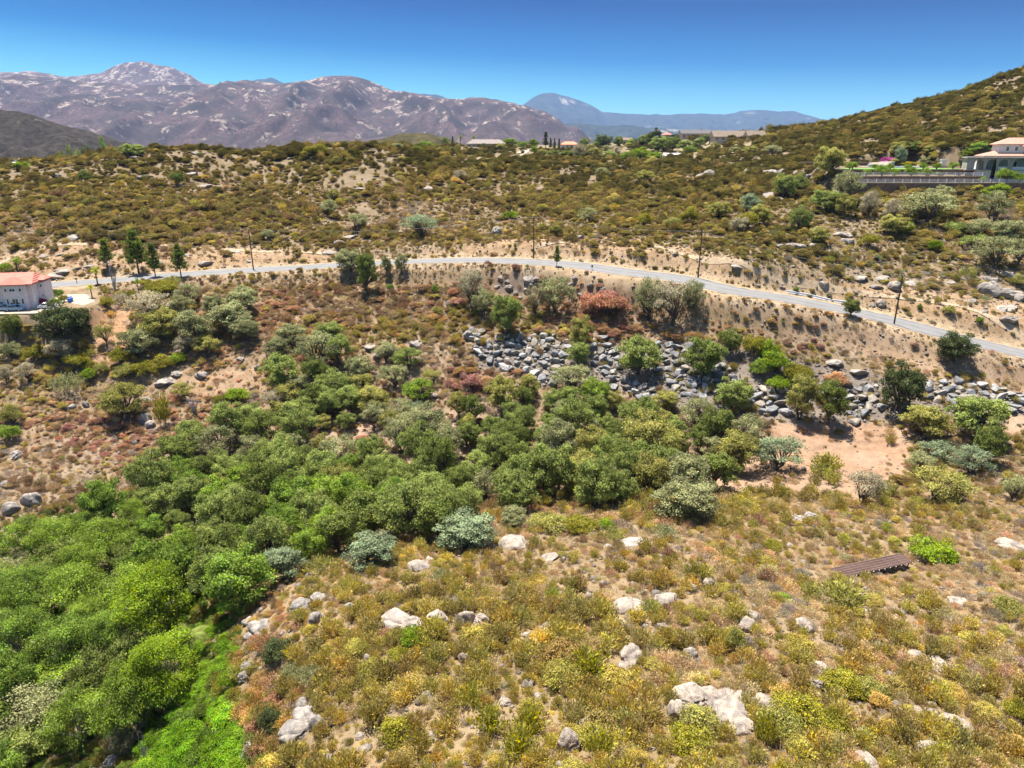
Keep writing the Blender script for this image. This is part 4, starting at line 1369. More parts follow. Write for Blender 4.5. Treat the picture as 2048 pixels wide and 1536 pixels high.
GREYWOOD = simple_mat('grey_wood', (.38, .35, .36), .9, .2, 5)
dead(224, 550, 40, 62, 0, GREYWOOD, 'leafless grey conifer leaning beside the drive palms')
dead(386, 801, 66, 46, 1, GREYWOOD, 'bleached dead tree with bare crooked branches on left slope')
dead(434, 822, 48, 56, 2, BARK, 'dark burnt looking bare tree beside the bleached dead tree')
dead(290, 1500, 40, 70, 0, GREYWOOD, 'small bleached dead tree at the bottom among bright green vines')
dead(412, 1105, 40, 62, 1, GREYWOOD, 'white bare branches poking out of the oak wood')
# ------------------------------------------------------------------ boulders seen one by one: outline centre, width, height in photo pixels
RK = [  # foreground granite
    (794, 1234, 70, 30), (825, 1248, 50, 32), (867, 1206, 20, 24), (875, 1232, 42, 36), (932, 1228, 36, 36), (962, 1236, 36, 34), (838, 1129, 46, 24), (928, 1305, 24, 36), (1052, 1269, 25, 22), (1090, 1253, 28, 30), (1040, 1281, 17, 14), (1098, 1297, 22, 18),
    (1180, 1190, 20, 20), (1250, 1206, 70, 38), (1332, 1194, 44, 30), (1239, 1244, 28, 14), (1193, 1255, 14, 16), (1260, 1305, 48, 40), (1252, 1331, 30, 22), (1138, 1468, 44, 62), (1176, 1450, 42, 28), (1363, 1404, 46, 62), (1027, 1082, 56, 28), (1267, 1078, 56, 20),
    (1218, 1091, 18, 10), (1100, 1110, 36, 14), (859, 1118, 20, 14), (1386, 1171, 21, 24), (1417, 1160, 24, 28), (1499, 1228, 40, 24), (1495, 1246, 38, 32), (1613, 1244, 36, 38), (1382, 1297, 28, 28), (1646, 1335, 36, 26), (1634, 1362, 28, 34), (1640, 1386, 21, 30),
    (1833, 1307, 36, 18), (1804, 1307, 17, 18), (1886, 1328, 48, 22), (1802, 1269, 24, 12), (1378, 1387, 58, 44), (1372, 1424, 50, 38), (1417, 1389, 50, 28), (1459, 1389, 46, 32), (1489, 1396, 40, 30), (1456, 1418, 72, 32), (1474, 1440, 76, 46), (1531, 1400, 46, 22), (1512, 1412, 30, 20),
    (1424, 1408, 26, 18), (1543, 1415, 20, 20), (1913, 1446, 66, 34), (1840, 1421, 28, 20), (1865, 1423, 26, 20), (1955, 1415, 26, 22), (1993, 1450, 40, 18), (1981, 1480, 26, 24), (2023, 1087, 56, 28), (1920, 1030, 26, 10), (1600, 1034, 26, 14), (1623, 1028, 26, 14), (1516, 1034, 20, 12),
    (1916, 1198, 36, 12), (1733, 1219, 28, 14), (1806, 1223, 18, 10), (603, 1206, 44, 30), (637, 1194, 32, 14), (496, 1240, 26, 18), (519, 1250, 50, 36), (504, 1270, 30, 22), (630, 1232, 26, 24), (492, 1331, 26, 22), (486, 1352, 22, 22), (603, 1398, 26, 36), (607, 1425, 52, 26), (588, 1455, 68, 40),
    (632, 1437, 30, 34), (500, 1496, 40, 34), (488, 1522, 34, 18), (660, 1511, 20, 26), (225, 1522, 38, 20), (549, 1377, 26, 16), (549, 1353, 16, 20), (19, 1007, 36, 30), (61, 992, 36, 30), (8, 966, 22, 12), (50, 1048, 22, 16),
    (700, 1210, 20, 14), (845, 1205, 24, 14), (1290, 1250, 16, 12), (1325, 1250, 22, 12), (1690, 1300, 18, 12), (1765, 1290, 18, 10), (1930, 1270, 22, 12), (1705, 1440, 24, 18), (1795, 1410, 20, 18), (1860, 1490, 40, 20), (1890, 1540, 44, 20), (1740, 1520, 46, 24), (1580, 1090, 16, 10),
    (855, 1390, 26, 16), (870, 1470, 26, 20), (720, 1470, 20, 16), (1010, 1400, 26, 20), (1075, 1390, 20, 14),
    # left slope and middle
    (31, 907, 22, 16), (402, 747, 24, 14), (328, 757, 38, 14), (352, 746, 20, 10), (482, 716, 16, 9), (513, 732, 12, 12), (290, 832, 24, 22), (292, 797, 18, 10), (142, 811, 18, 12), (171, 806, 14, 12), (270, 883, 10, 14), (300, 845, 20, 14),
    (936, 666, 18, 18), (950, 668, 14, 10), (899, 604, 14, 12), (1669, 723, 32, 14), (1717, 738, 36, 12), (1041, 768, 16, 12), (870, 790, 16, 10), (1418, 942, 18, 12), (1432, 938, 12, 9), (740, 690, 26, 10), (830, 685, 24, 12), (780, 702, 22, 10), (757, 708, 20, 12),
    # little fall of rock below the road
    (1001, 549, 12, 10), (994, 566, 14, 12), (1018, 573, 16, 11), (1059, 548, 22, 16), (1059, 561, 16, 11), (1052, 573, 14, 10), (1040, 590, 14, 9), (1141, 566, 13, 20), (1150, 552, 12, 14), (1162, 576, 12, 20), (1180, 568, 14, 10), (1205, 577, 14, 12), (1031, 583, 12, 9), (1072, 555, 12, 10), (1015, 557, 12, 8),
    # cut bank above the road
    (147, 505, 20, 15), (121, 504, 22, 9), (89, 507, 22, 7), (85, 521, 20, 11), (126, 534, 36, 11), (110, 541, 40, 10), (154, 532, 20, 8), (410, 518, 32, 10), (320, 522, 24, 10), (372, 506, 20, 8), (175, 500, 14, 8), (468, 498, 26, 8), (500, 518, 14, 7), (180, 527, 22, 7), (147, 470, 26, 14), (660, 497, 30, 12), (1158, 469, 22, 14), (994, 459, 22, 22),
    (1474, 527, 22, 7), (1649, 556, 24, 20), (1714, 546, 44, 14), (1762, 548, 34, 14), (1751, 565, 32, 14), (1789, 568, 24, 20), (1744, 604, 14, 12), (1762, 604, 18, 12), (1984, 544, 38, 26), (2018, 531, 30, 32), (2037, 544, 24, 22), (1980, 572, 42, 30), (2014, 568, 60, 34), (2036, 582, 40, 26), (2014, 606, 40, 16),
    (1968, 615, 20, 16), (2018, 630, 32, 18), (2000, 610, 30, 14), (1925, 552, 16, 10), (1840, 565, 20, 8), (1820, 560, 30, 10), (1565, 570, 12, 7), (1686, 463, 36, 14), (1697, 475, 28, 20), (1594, 486, 42, 11), (1622, 486, 20, 9), (1664, 496, 40, 9), (1632, 455, 16, 8), (1560, 490, 18, 8), (1940, 596, 24, 10), (1900, 560, 22, 9),
    # upper slopes
    (1539, 339, 32, 20), (1560, 337, 30, 26), (1526, 333, 16, 12), (1538, 383, 28, 26), (1561, 394, 16, 16), (1601, 340, 32, 17), (1640, 332, 20, 20), (1620, 346, 20, 12), (1495, 341, 14, 10), (1505, 362, 14, 9), (1420, 345, 24, 14), (1400, 350, 20, 12), (854, 373, 28, 11), (330, 398, 24, 12), (116, 349, 14, 9), (320, 413, 10, 5), (355, 411, 10, 5),
    (270, 312, 24, 8), (212, 310, 22, 7), (396, 303, 24, 8), (239, 311, 18, 7), (581, 314, 16, 6), (383, 344, 24, 6), (290, 350, 36, 6), (137, 317, 14, 6), (410, 368, 30, 6), (560, 313, 16, 6), (720, 375, 22, 8), (700, 470, 28, 10), (680, 485, 22, 12), (1652, 250, 8, 4),
    (1762, 320, 54, 26),
]
_rk = random.Random(3)
RKP = []
for (cx, cy, w, h) in RK:
    P, d, H = solve_size(cx, cy, w, h, .35)
    flat_ = h < .42 * w
    lib = SLABS if (flat_ or (cy < 640 and _rk.random() < .6)) else BOULDERS
    o = link('boulder', _rk.choice(lib))
    o.scale = (d / 2 * 1.15, d / 2 * _rk.uniform(1.0, 1.3), min(max(H * .68, d * .24), d * .62))
    o.rotation_euler = (_rk.uniform(-.15, .15), _rk.uniform(-.15, .15), _rk.uniform(-.5, .5) + (math.pi if _rk.random() < .5 else 0))
    o.location = (P[0], P[1], P[2] + H * (.16 if lib is BOULDERS else -.22 if 490 < cy < 620 else .02))
    warm = 1080 < cy and cx > 700
    c = np.array((.385, .325, .27) if warm else (.32, .285, .255)) * _rk.uniform(1.0, 1.3)
    if cy < 640: c = np.array((.29, .255, .22)) * _rk.uniform(.95, 1.35)
    tint(o, c)
    RKP.append((P[0], P[1], d / 2))
    look = ('pale ' if warm else 'grey ') + ('flat ' if flat_ else 'upright ' if h > 1.1 * w else 'rounded ')
    reg(o, 'boulder', look.strip(), (P[0], P[1], P[2] + H * .4), 'boulder', 'granite boulders on the slopes', w)

# ------------------------------------------------------------------ shrubs seen one by one
SH = [  # centre, width, height (photo px), family, tint
    (154, 720, 50, 32, 'bush', 'yo'), (178, 728, 30, 24, 'bush', 'yo'), (202, 737, 26, 24, 'bush', 'ol'), (178, 749, 34, 26, 'bush', 'yg'), (65, 706, 42, 34, 'bush', 'yo'), (20, 700, 46, 36, 'bush', 'gg'), (133, 766, 76, 44, 'sage', 'gg'),
    (20, 828, 46, 40, 'bush', 'ol'), (17, 864, 42, 34, 'bush', 'lg'), (239, 712, 42, 36, 'bush', 'yo'), (248, 741, 48, 30, 'bush', 'ol'), (288, 736, 54, 32, 'bush', 'yo'), (326, 724, 52, 30, 'bush', 'yo'), (354, 716, 38, 24, 'bush', 'yg'),
    (325, 820, 44, 60, 'cham', 'yo'), (471, 789, 56, 26, 'bush', 'yg'), (440, 800, 30, 24, 'bush', 'yo'), (265, 940, 36, 30, 'bush', 'yg'), (1539, 700, 46, 40, 'bush', 'yg'), (1510, 690, 44, 40, 'bush', 'yo'), (1548, 724, 60, 44, 'bush', 'yg'), (1592, 748, 58, 44, 'bush', 'yo'),
    (1556, 768, 48, 36, 'bush', 'yg'), (1520, 735, 40, 34, 'bush', 'lg'), (1655, 926, 76, 44, 'cham', 'yo'), (1640, 940, 60, 30, 'cham', 'ol'), (1775, 980, 40, 40, 'bush', 'ol'), (1110, 1048, 70, 28, 'bush', 'ol'), (1165, 1048, 70, 26, 'bush', 'yo'), (1085, 1040, 60, 34, 'bush', 'ol'), (1212, 1047, 38, 26, 'bush', 'yg'),
    (1330, 1062, 62, 40, 'sage', 'gg'), (1225, 1068, 60, 28, 'sage', 'ol'), (1866, 1100, 92, 42, 'bush', 'yg'), (1565, 1195, 34, 22, 'bush', 'yg'), (2015, 1215, 60, 44, 'bush', 'ol'), (2030, 1420, 50, 50, 'bush', 'yo'), (1690, 1365, 90, 64, 'bush', 'yo'), (1745, 1378, 60, 50, 'bush', 'ol'),
    (1600, 1425, 110, 70, 'bush', 'yo'), (1560, 1450, 90, 60, 'bush', 'ol'), (1655, 1440, 80, 60, 'bush', 'yo'), (1400, 1440, 90, 60, 'bush', 'ol'), (1380, 1480, 90, 70, 'bush', 'yo'), (1470, 1278, 46, 50, 'bush', 'ol'), (1530, 1460, 70, 70, 'cham', 'yo'),
    (1180, 1330, 110, 60, 'cham', 'yo'), (1160, 1345, 60, 50, 'cham', 'yo'), (830, 1275, 60, 50, 'bush', 'yg'), (800, 1310, 50, 40, 'bush', 'yo'), (940, 1390, 80, 60, 'cham', 'yo'), (980, 1440, 100, 80, 'cham', 'yo'), (1040, 1490, 110, 70, 'cham', 'yo'), (1060, 1440, 90, 60, 'cham', 'yo'),
    (790, 1460, 80, 60, 'bush', 'yo'), (1200, 1490, 100, 70, 'cham', 'yo'), (1250, 1450, 90, 60, 'cham', 'ol'), (620, 1350, 70, 50, 'sage', 'gg'), (580, 1345, 60, 46, 'sage', 'gg'), (555, 1300, 64, 56, 'bush', 'dk'), (640, 1130, 70, 46, 'sage', 'ol'), (540, 1440, 50, 50, 'bush', 'dk'),
    (1300, 1215, 60, 36, 'cham', 'ol'), (880, 1150, 50, 30, 'sage', 'gg'), (920, 1240, 40, 30, 'dry', 'gr'), (905, 1205, 50, 36, 'dry', 'gr'), (1040, 1230, 60, 50, 'sage', 'ol'), (1690, 1190, 110, 40, 'cham', 'ol'), (1625, 1180, 60, 36, 'cham', 'ol'), (1545, 1090, 40, 24, 'bush', 'yo'),
    (1715, 580, 0, 0, '', ''), (1592, 578, 12, 11, 'bush', 'lu'), (1840, 613, 12, 12, 'bush', 'lu'), (1960, 640, 14, 16, 'bush', 'lu'), (1900, 620, 26, 16, 'bush', 'ol'), (1083, 452, 14, 12, 'bush', 'yg'), (1022, 430, 34, 18, 'bush', 'yg'), (870, 578, 18, 16, 'bush', 'lu'), (780, 574, 16, 14, 'bush', 'lu'),
    (1030, 492, 8, 10, 'bush', 'lu'), (460, 490, 0, 0, '', ''), (630, 300, 50, 26, 'bush', 'yo'), (355, 357, 28, 30, 'bush', 'd2'), (170, 352, 28, 22, 'bush', 'd2'), (535, 468, 30, 22, 'bush', 'gg'),
    (240, 598, 50, 26, 'sage', 'gr'), (215, 605, 30, 20, 'bush', 'yo'), (262, 590, 24, 22, 'bush', 'yo'), (115, 588, 22, 24, 'bush', 'lu'), (110, 604, 24, 16, 'bush', 'yg'), (127, 596, 16, 16, 'bush', 'yo'), (12, 535, 30, 18, 'bush', 'yg'), (320, 575, 70, 22, 'bush', 'yo'), (345, 560, 40, 20, 'sage', 'ol'), (290, 565, 30, 14, 'bush', 'yo'),
    (1600, 366, 36, 34, 'bush', 'gn'), (1495, 440, 46, 36, 'bush', 'yo'), (1815, 455, 30, 22, 'bush', 'yg'), (1870, 490, 30, 24, 'bush', 'yg'), (1740, 480, 40, 30, 'bush', 'yo'), (1380, 430, 40, 30, 'bush', 'yo'), (1345, 445, 36, 26, 'bush', 'ol'), (1290, 440, 36, 26, 'bush', 'yo'),
    (1950, 480, 60, 26, 'bush', 'gn'), (1915, 455, 50, 26, 'bush', 'gn'), (2035, 560, 30, 22, 'bush', 'ol'), (1935, 545, 40, 24, 'sage', 'ol'),
]
SHL = dict(bush='rounded shrub', cham='feathery upright shrub', sage='wispy shrub', dry='leafless twiggy shrub')
_sv = dict(cham=0, bush=0, sage=0, dry=0)
SHP = []
for cx, cy, w, h, fam, k in SH:
    if not w:
        continue
    P, d, H = solve_size(cx, cy, w, h, .4)
    v = _sv[fam] % len(KINDS_[fam]); _sv[fam] += 1
    plant_shrub(P, d / 2, H, fam, v, np.array(TC[k]) * (1.0 if cy < 1000 else 1.12), LOOK[k], noun=SHL[fam])
    SHP.append((P[0], P[1], d / 2))
n_sh = len(SHP)

# rust red bushes, bougainvillea
for (cx, cy, w, h, col, lab) in [(1190, 604, 60, 44, (.50, .25, .15), 'rust red bush, left part of the red patch below the road'), (1232, 608, 62, 44, (.47, .24, .14), 'rust red bush, right part of the red patch below the road'), (1215, 590, 46, 24, (.42, .22, .16), 'reddish bush at the top of the red patch below the road'),
                                 (945, 763, 46, 30, (.38, .19, .15), 'dark red bush at the foot of the left rockslide'), (975, 765, 40, 26, (.46, .28, .15), 'orange red bush right of the dark red one under the rockslide'), (1672, 757, 50, 20, (.50, .29, .14), 'orange bush among the rocks above the clearing'),
                                 (86, 604, 17, 17, (.48, .05, .13), 'pink flowering bougainvillea at the corner of the pink house'), (1775, 321, 30, 10, (.45, .09, .30), 'magenta bougainvillea beside the big slab on the terrace')]:
    P, d, H = solve_size(cx, cy, w, h, .5)
    o = plant_shrub(P, d / 2, H, 'bush', random.randrange(5), col, '', label=lab)

# ------------------------------------------------------------------ all the other scrub: points over the slopes
pts = []
Y = 26.0
while Y < 640:
    s_ = .82 + .0040 * Y
    xw = .92 * Y + 48
    n = int(2 * xw / s_)
    x = -xw + (np.arange(n) + rng.uniform(-.45, 1.45, n)) * s_
    y = Y + rng.uniform(-.6, .6, n) * s_
    pts.append(np.stack([x, y, np.full(n, s_)], -1))
    Y += s_
n_main = sum(len(q) for q in pts)
# a lower storey of small dry plants in between
Y = 27.0
while Y < 300:
    s_ = .48 + .0030 * Y
    xw = .92 * Y + 48
    n = int(2 * xw / s_)
    x = -xw + (np.arange(n) + rng.uniform(-.5, 1.5, n)) * s_
    y = Y + rng.uniform(-.7, .7, n) * s_
    pts.append(np.stack([x, y, np.full(n, s_)], -1))
    Y += s_
pts = np.concatenate(pts)
small = np.arange(len(pts)) >= n_main
z = hgt(pts[:, 0], pts[:, 1])
px, py, dd = pix(np.c_[pts[:, :2], z])
ok = (px > -1300) & (px < 3350) & (py < 2400) & ((py < 1760) | (np.abs(px - 1024) < 2300))
keep = bare_keep(px, py)
inw = poly_sd(px, py, WOOD) < 0
keep = np.where(inw, keep * .55, keep)
VINE = [(395, 1215), (450, 1215), (475, 1300), (470, 1400), (470, 1560), (300, 1560), (330, 1450), (420, 1380), (400, 1290)]
keep = np.where(poly_sd(px, py, VINE) < 0, 1.6, keep)
# openings in the scrub at every scale
gap = fbm(pts[:, 0] / 7, pts[:, 1] / 7, 61, 3)
near = sstep(900, 1000, py)
gap = np.where((px > 1500) & (py < 300), gap + .12, gap)
keep = keep * np.where((gap < -.12 - .1 * near + .07 * (py < 520) + .10 * np.exp(-((py - 435) / 45) ** 2)) & ~small, .35, 1.0)
mid = np.exp(-((px - 780) / 330) ** 2 - ((py - 610) / 75) ** 2)
keep = keep * (1 + mid) * np.where((py < 520) & ~((px > 1500) & (py < 300)) & (fbm(pts[:, 0] / 30 + 7, pts[:, 1] / 55, 87, 4) < -.34), .35, 1.0)
keep = np.where(small & inw, .3, keep) * np.where(small, .85 - .25 * (py > 980), 1)
rd, _ = line_dist(pts[:, 0], pts[:, 1], ROAD)
ok &= rd > 6.5
for P_, lev, bl in PADS:
    ok &= poly_sd(pts[:, 0], pts[:, 1], P_) > .8
ok &= rng.random(len(pts)) < keep
for x, y, r_ in SHP + [(a_, b_, c_ * .45) for a_, b_, c_ in TREES]:
    ok &= (pts[:, 0] - x) ** 2 + (pts[:, 1] - y) ** 2 > (r_ * .7) ** 2
for x, y, r_ in RKP:
    ok &= (pts[:, 0] - x) ** 2 + (pts[:, 1] - y) ** 2 > (r_ * 1.15) ** 2
for P_ in KEEP_OUT:
    ok &= poly_sd(pts[:, 0], pts[:, 1], P_) > .3
pts, z, px, py, dd, inw, rd, small = pts[ok], z[ok], px[ok], py[ok], dd[ok], inw[ok], rd[ok], small[ok]
N_ = len(pts)
w_ = type_weights(px, py)
# clump the kinds: neighbours tend to be alike
wide_ = np.where(py < 520, .5, .12)
u = np.clip(rng.random(N_) * (.64 - .5 * wide_) + (.36 - .1 * wide_) * (.5 + .9 * fbm(pts[:, 0] / 9, pts[:, 1] / 9, 71, 3)) + .6 * wide_ * (.5 + 1.1 * fbm(pts[:, 0] / 34, pts[:, 1] / 34, 73, 3)), 0, .9999)
perm = np.array([TI[k] for k in ('GM', 'TN', 'BR', 'RD', 'RU', 'OR', 'YO', 'OL', 'DO', 'DB', 'GG', 'GR', 'LG')])
cum = np.cumsum(w_[:, perm], 1)
ti = perm[(u[:, None] > cum).sum(1).clip(0, len(perm) - 1)]
dry_ = rng.choice([TI['TN'], TI['GM'], TI['BR'], TI['TN'], TI['YO']], N_)
ti = np.where(small & (rng.random(N_) < .55), dry_, ti)
FAMOF = {TI['OL']: ('cham', 'cham', 'bush'), TI['DO']: ('bush', 'cham', 'bush'), TI['YO']: ('cham', 'bush', 'cham'), TI['BR']: ('dry', 'cham', 'sage'), TI['GM']: ('dry', 'dry', 'sage'), TI['TN']: ('sage', 'dry', 'sage'), TI['GG']: ('sage', 'bush', 'sage'),
         TI['GR']: ('bush', 'bush', 'cham'), TI['RU']: ('sage', 'bush', 'bush'), TI['RD']: ('bush', 'sage', 'bush'), TI['OR']: ('sage', 'bush', 'sage'), TI['LG']: ('bush', 'bush', 'bush'), TI['DB']: ('cham', 'bush', 'dry')}
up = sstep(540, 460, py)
sizes = pts[:, 2] * .62 * np.exp(np.clip(rng.normal(0, 1, N_), -2, 1.5) * np.where(py < 520, .40, .36)) * (1 + .22 * up)
low_ = np.isin(ti, [TI['TN'], TI['GM'], TI['BR']])
sizes = np.where(low_, sizes * .85, sizes)
sizes = np.where(small, sizes * .85, sizes) * (1 + .35 * np.exp(-((px - 780) / 330) ** 2 - ((py - 610) / 75) ** 2))
patch = fbm(pts[:, 0] / 26, pts[:, 1] / 26, 83, 3)
sizes = sizes * np.where(py < 520, .92 + .55 * patch, np.where((py > 960) & ~small, 1.0 + .8 * patch, 1.0)) * (1 + .14 * (py > 960))
verge = (rd < 14) & (py < 760)
sizes = np.where(verge & (pts[:, 1] > 120), sizes * .72, sizes)
order = ['cham', 'bush', 'sage', 'dry']
base = dict(cham=0, bush=5, sage=10, dry=14)
nv = dict(cham=5, bush=5, sage=4, dry=3)
f3 = rng.integers(0, 3, N_)
fam_i = np.array([order.index(FAMOF[t][k]) for t, k in zip(ti, f3)])
fam_i = np.where((fam_i == 1) & (py > 960) & (rng.random(N_) < .75) & np.isin(ti, [TI['OL'], TI['YO'], TI['TN']]), 0, fam_i)
fam_i = np.where((up > .5) & (fam_i == 0) & (rng.random(N_) < .30), 1, fam_i)
var = np.array([base[order[f]] + rng.integers(nv[order[f]]) for f in fam_i])
hfac = np.array([1.15, .95, .8, .75])[fam_i] * rng.uniform(.75, 1.25, N_)
hf_ = np.array([1.2, .95, 1.0, .9])[fam_i]
tn = TA[ti] * np.exp(rng.normal(0, 1, (N_, 1)) * (.16 + .16 * up[:, None])) * np.exp(rng.normal(0, .06, (N_, 3)))
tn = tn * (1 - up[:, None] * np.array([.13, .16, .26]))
fg = sstep(930, 1030, py) * sstep(420, 620, px)
tn = tn * (1 + fg[:, None] * np.array([.20, .20, .16]))
ls = sstep(560, 640, py) * sstep(1020, 900, py) * sstep(680, 500, px)
tn = tn * (1 + .30 * ls[:, None])
# blend each plant part-way to the local mean: softer patchwork
tn = tn * .82 + .18 * (w_ @ TA)
TLOOK = dict(zip(range(13), ['olive', 'dark green', 'yellowish olive', 'brown', 'greyish dry', 'straw coloured', 'grey green', 'green', 'rust coloured', 'reddish', 'golden', 'lime green', 'dark brown']))

# the largest in the photograph become shrubs of their own
vis = (px > 0) & (px < 2048) & (py > 0) & (py < 1530) & ~inw
app = sizes * 2 * F / dd * vis
want = 290 - n_sh - 8
first = []
for v in range(17):       # one of every form
    c_ = np.where((var == v) & vis)[0]
    if len(c_) and (order[[5, 10, 14, 17].index(next(b for b in [5, 10, 14, 17] if v < b))], v - base[order[[5, 10, 14, 17].index(next(b for b in [5, 10, 14, 17] if v < b))]]) not in SHRUB_SRC:
        first.append(c_[np.argmax(app[c_])])
top = list(dict.fromkeys(first + list(np.argsort(-app)[:want])))
for i in top:
    f = order[fam_i[i]]
    plant_shrub((pts[i, 0], pts[i, 1], z[i]), sizes[i], sizes[i] * hfac[i], f, int(var[i] - base[f]), tn[i], TLOOK[int(ti[i])], noun=SHL[f])
rest = np.ones(N_, bool); rest[top] = False
SRC = [SHRUB_SRC[(f, v)] for f in order for v in range(nv[f])]
i = np.where(rest)[0]
rot = np.c_[rng.normal(0, .08, (len(i), 2)), rng.uniform(0, 6.283, len(i))]
scl = np.c_[sizes[i], sizes[i] * rng.uniform(.85, 1.15, len(i)), sizes[i] * hfac[i] / hf_[i]]
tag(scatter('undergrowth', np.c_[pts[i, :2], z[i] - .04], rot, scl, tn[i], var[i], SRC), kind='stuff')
print('scrub', N_, 'individual', len(top) + n_sh)

# ------------------------------------------------------------------ dry grass between the shrubs, and gravel
def grass():
    n = 52000
    Yg = np.sqrt(rng.uniform(26 ** 2, 265 ** 2, n * 2)); Xg = rng.uniform(-1, 1, n * 2) * (.86 * Yg + 24)
    zz = hgt(Xg, Yg)
    gx, gy, gd = pix(np.c_[Xg, Yg, zz])
    kk = bare_keep(gx, gy); rdg, _ = line_dist(Xg, Yg, ROAD)
    ok = (gx > -1000) & (gx < 3050) & (rdg > 6.0) & (rng.random(n * 2) < np.where(kk < .1, .10, .7)) & (poly_sd(gx, gy, WOOD) > 0)
    for P_, lev, bl in PADS:
        ok &= poly_sd(Xg, Yg, P_) > .5
    Xg, Yg, zz = Xg[ok][:n], Yg[ok][:n], zz[ok][:n]
    nb = 6; n = len(Xg)
    B = np.repeat(np.stack([Xg, Yg, zz], -1), nb, 0) + np.c_[rng.normal(0, .09, (n * nb, 2)), np.full(n * nb, -.03)]
    hgt_ = np.repeat(rng.uniform(.18, .55, n), nb) * rng.uniform(.6, 1.2, n * nb)
    az = rng.uniform(0, 6.283, n * nb)
    lean = np.stack([np.cos(az), np.sin(az), 0 * az], -1) * (hgt_ * rng.uniform(.1, .7, n * nb))[:, None]
    side = np.stack([-np.sin(az), np.cos(az), 0 * az], -1) * .035
    tip = B + lean + np.c_[np.zeros((n * nb, 2)), hgt_]
    V = np.stack([B - side, B + side, tip], 1).reshape(-1, 3)
    cc = np.repeat(np.clip(np.c_[rng.uniform(.2, .9, n), rng.uniform(.3, .8, n), rng.uniform(.2, .8, n)], 0, 1), nb, 0)
    me = mesh_np('dry_grass', V, [np.arange(n * nb * 3).reshape(-1, 3)], [LEAF], cc)
    o = tag(tint(link('dry_grass', me), (.36, .27, .14)), kind='stuff')


grass()


def stalks():
    n = 1500
    Yg = np.sqrt(rng.uniform(28 ** 2, 130 ** 2, n * 3)); Xg = rng.uniform(-.1, 1, n * 3) * (.78 * Yg + 8)
    zz = hgt(Xg, Yg); gx, gy, gd = pix(np.c_[Xg, Yg, zz])
    ok = (gx > 560) & (gx < 2250) & (gy > 1000) & (bare_keep(gx, gy) > .5) & (poly_sd(gx, gy, WOOD) > 0)
    for P_ in KEEP_OUT:
        ok &= poly_sd(Xg, Yg, P_) > .5
    B = np.stack([Xg, Yg, zz], -1)[ok][:n]; n = len(B)
    V, Fq, cc = [], [], []
    for i in range(n):
        for q in range(rng.integers(1, 4)):
            tip = B[i] + rng.normal(0, .28, 3) * np.array([1, 1, 0]) + np.array([0, 0, rng.uniform(.7, 1.7)])
            s_ = rng.normal(size=3); s_[2] = 0; s_ /= np.linalg.norm(s_)
            o = len(V); V += [B[i] - s_ * .022, B[i] + s_ * .022, tip + s_ * .012, tip - s_ * .012]; Fq.append((o, o + 1, o + 2, o + 3)); cc.append((rng.uniform(.3, .95), .5, .4))
    tag(tint(link('dry_weeds', mesh_np('dry_weeds', np.array(V), [np.array(Fq)], [LEAF], np.array(cc))), (.44, .39, .33)), kind='stuff')


stalks()


def gravel():
    n = 16000
    Yg = np.sqrt(rng.uniform(28 ** 2, 260 ** 2, n * 3)); Xg = rng.uniform(-1, 1, n * 3) * (.78 * Yg + 8)
    zz = hgt(Xg, Yg)
    gx, gy, gd = pix(np.c_[Xg, Yg, zz])
    dens = .35 * (.5 + fbm(Xg / 9, Yg / 9, 91, 3)) + .25 * (gy > 1080) * (gx > 600)
    P_ = BARE[8][0]
    dens = np.where(poly_sd(gx, gy, P_) < 0, 1.0, dens)
    dens = np.where((gx > 1500) & (gy > 440) & (gy < 640), dens + .3, dens)
    dens = np.where((gx > 1060) & (gx < 1800) & (gy > 470) & (gy < 570), dens + .35, dens)
    rdg, _ = line_dist(Xg, Yg, ROAD)
    ok = (gx > -200) & (gx < 2250) & (rdg > 6.2) & (rng.random(n * 3) < dens) & (poly_sd(gx, gy, WOOD) > 0)
    for Pq, lev, bl in PADS:
        ok &= poly_sd(Xg, Yg, Pq) > .5
    Xg, Yg, zz = Xg[ok][:n], Yg[ok][:n], zz[ok][:n]
    n = len(Xg)
    ico = np.array([(-1, 0, .6), (1, 0, .6), (-1, 0, -.6), (1, 0, -.6), (0, .6, 1), (0, .6, -1), (0, -.6, 1), (0, -.6, -1), (.6, 1, 0), (-.6, 1, 0), (.6, -1, 0), (-.6, -1, 0)])
    it = np.array([(0, 4, 1), (0, 9, 4), (9, 5, 4), (4, 5, 8), (4, 8, 1), (8, 10, 1), (8, 3, 10), (5, 3, 8), (5, 2, 3), (2, 7, 3), (7, 10, 3), (7, 6, 10), (7, 11, 6), (11, 0, 6), (0, 1, 6), (6, 1, 10), (9, 0, 11), (9, 11, 2), (9, 2, 5), (7, 2, 11)])
    sz = (rng.uniform(.10, .30, n) * np.exp(rng.normal(0, .3, n)))[:, None, None]
    az = rng.uniform(0, 6.283, n); ca, sa = np.cos(az), np.sin(az)
    L_ = ico[None] * (1 + rng.normal(0, .16, (n, 12, 3))) * rng.uniform(.6, 1.2, (n, 1, 3))
    V = np.stack([L_[..., 0] * ca[:, None] - L_[..., 1] * sa[:, None], L_[..., 0] * sa[:, None] + L_[..., 1] * ca[:, None], L_[..., 2] * .8], -1) * sz
    V += np.stack([Xg, Yg, zz + sz[:, 0, 0] * .2], -1)[:, None]
    Fq = (it[None] + (np.arange(n) * 12)[:, None, None]).reshape(-1, 3)
    me = mesh_np('gravel', V.reshape(-1, 3), [Fq], [GRANITE])
    tag(tint(link('gravel', me), (.30, .26, .225)), kind='stuff')


gravel()
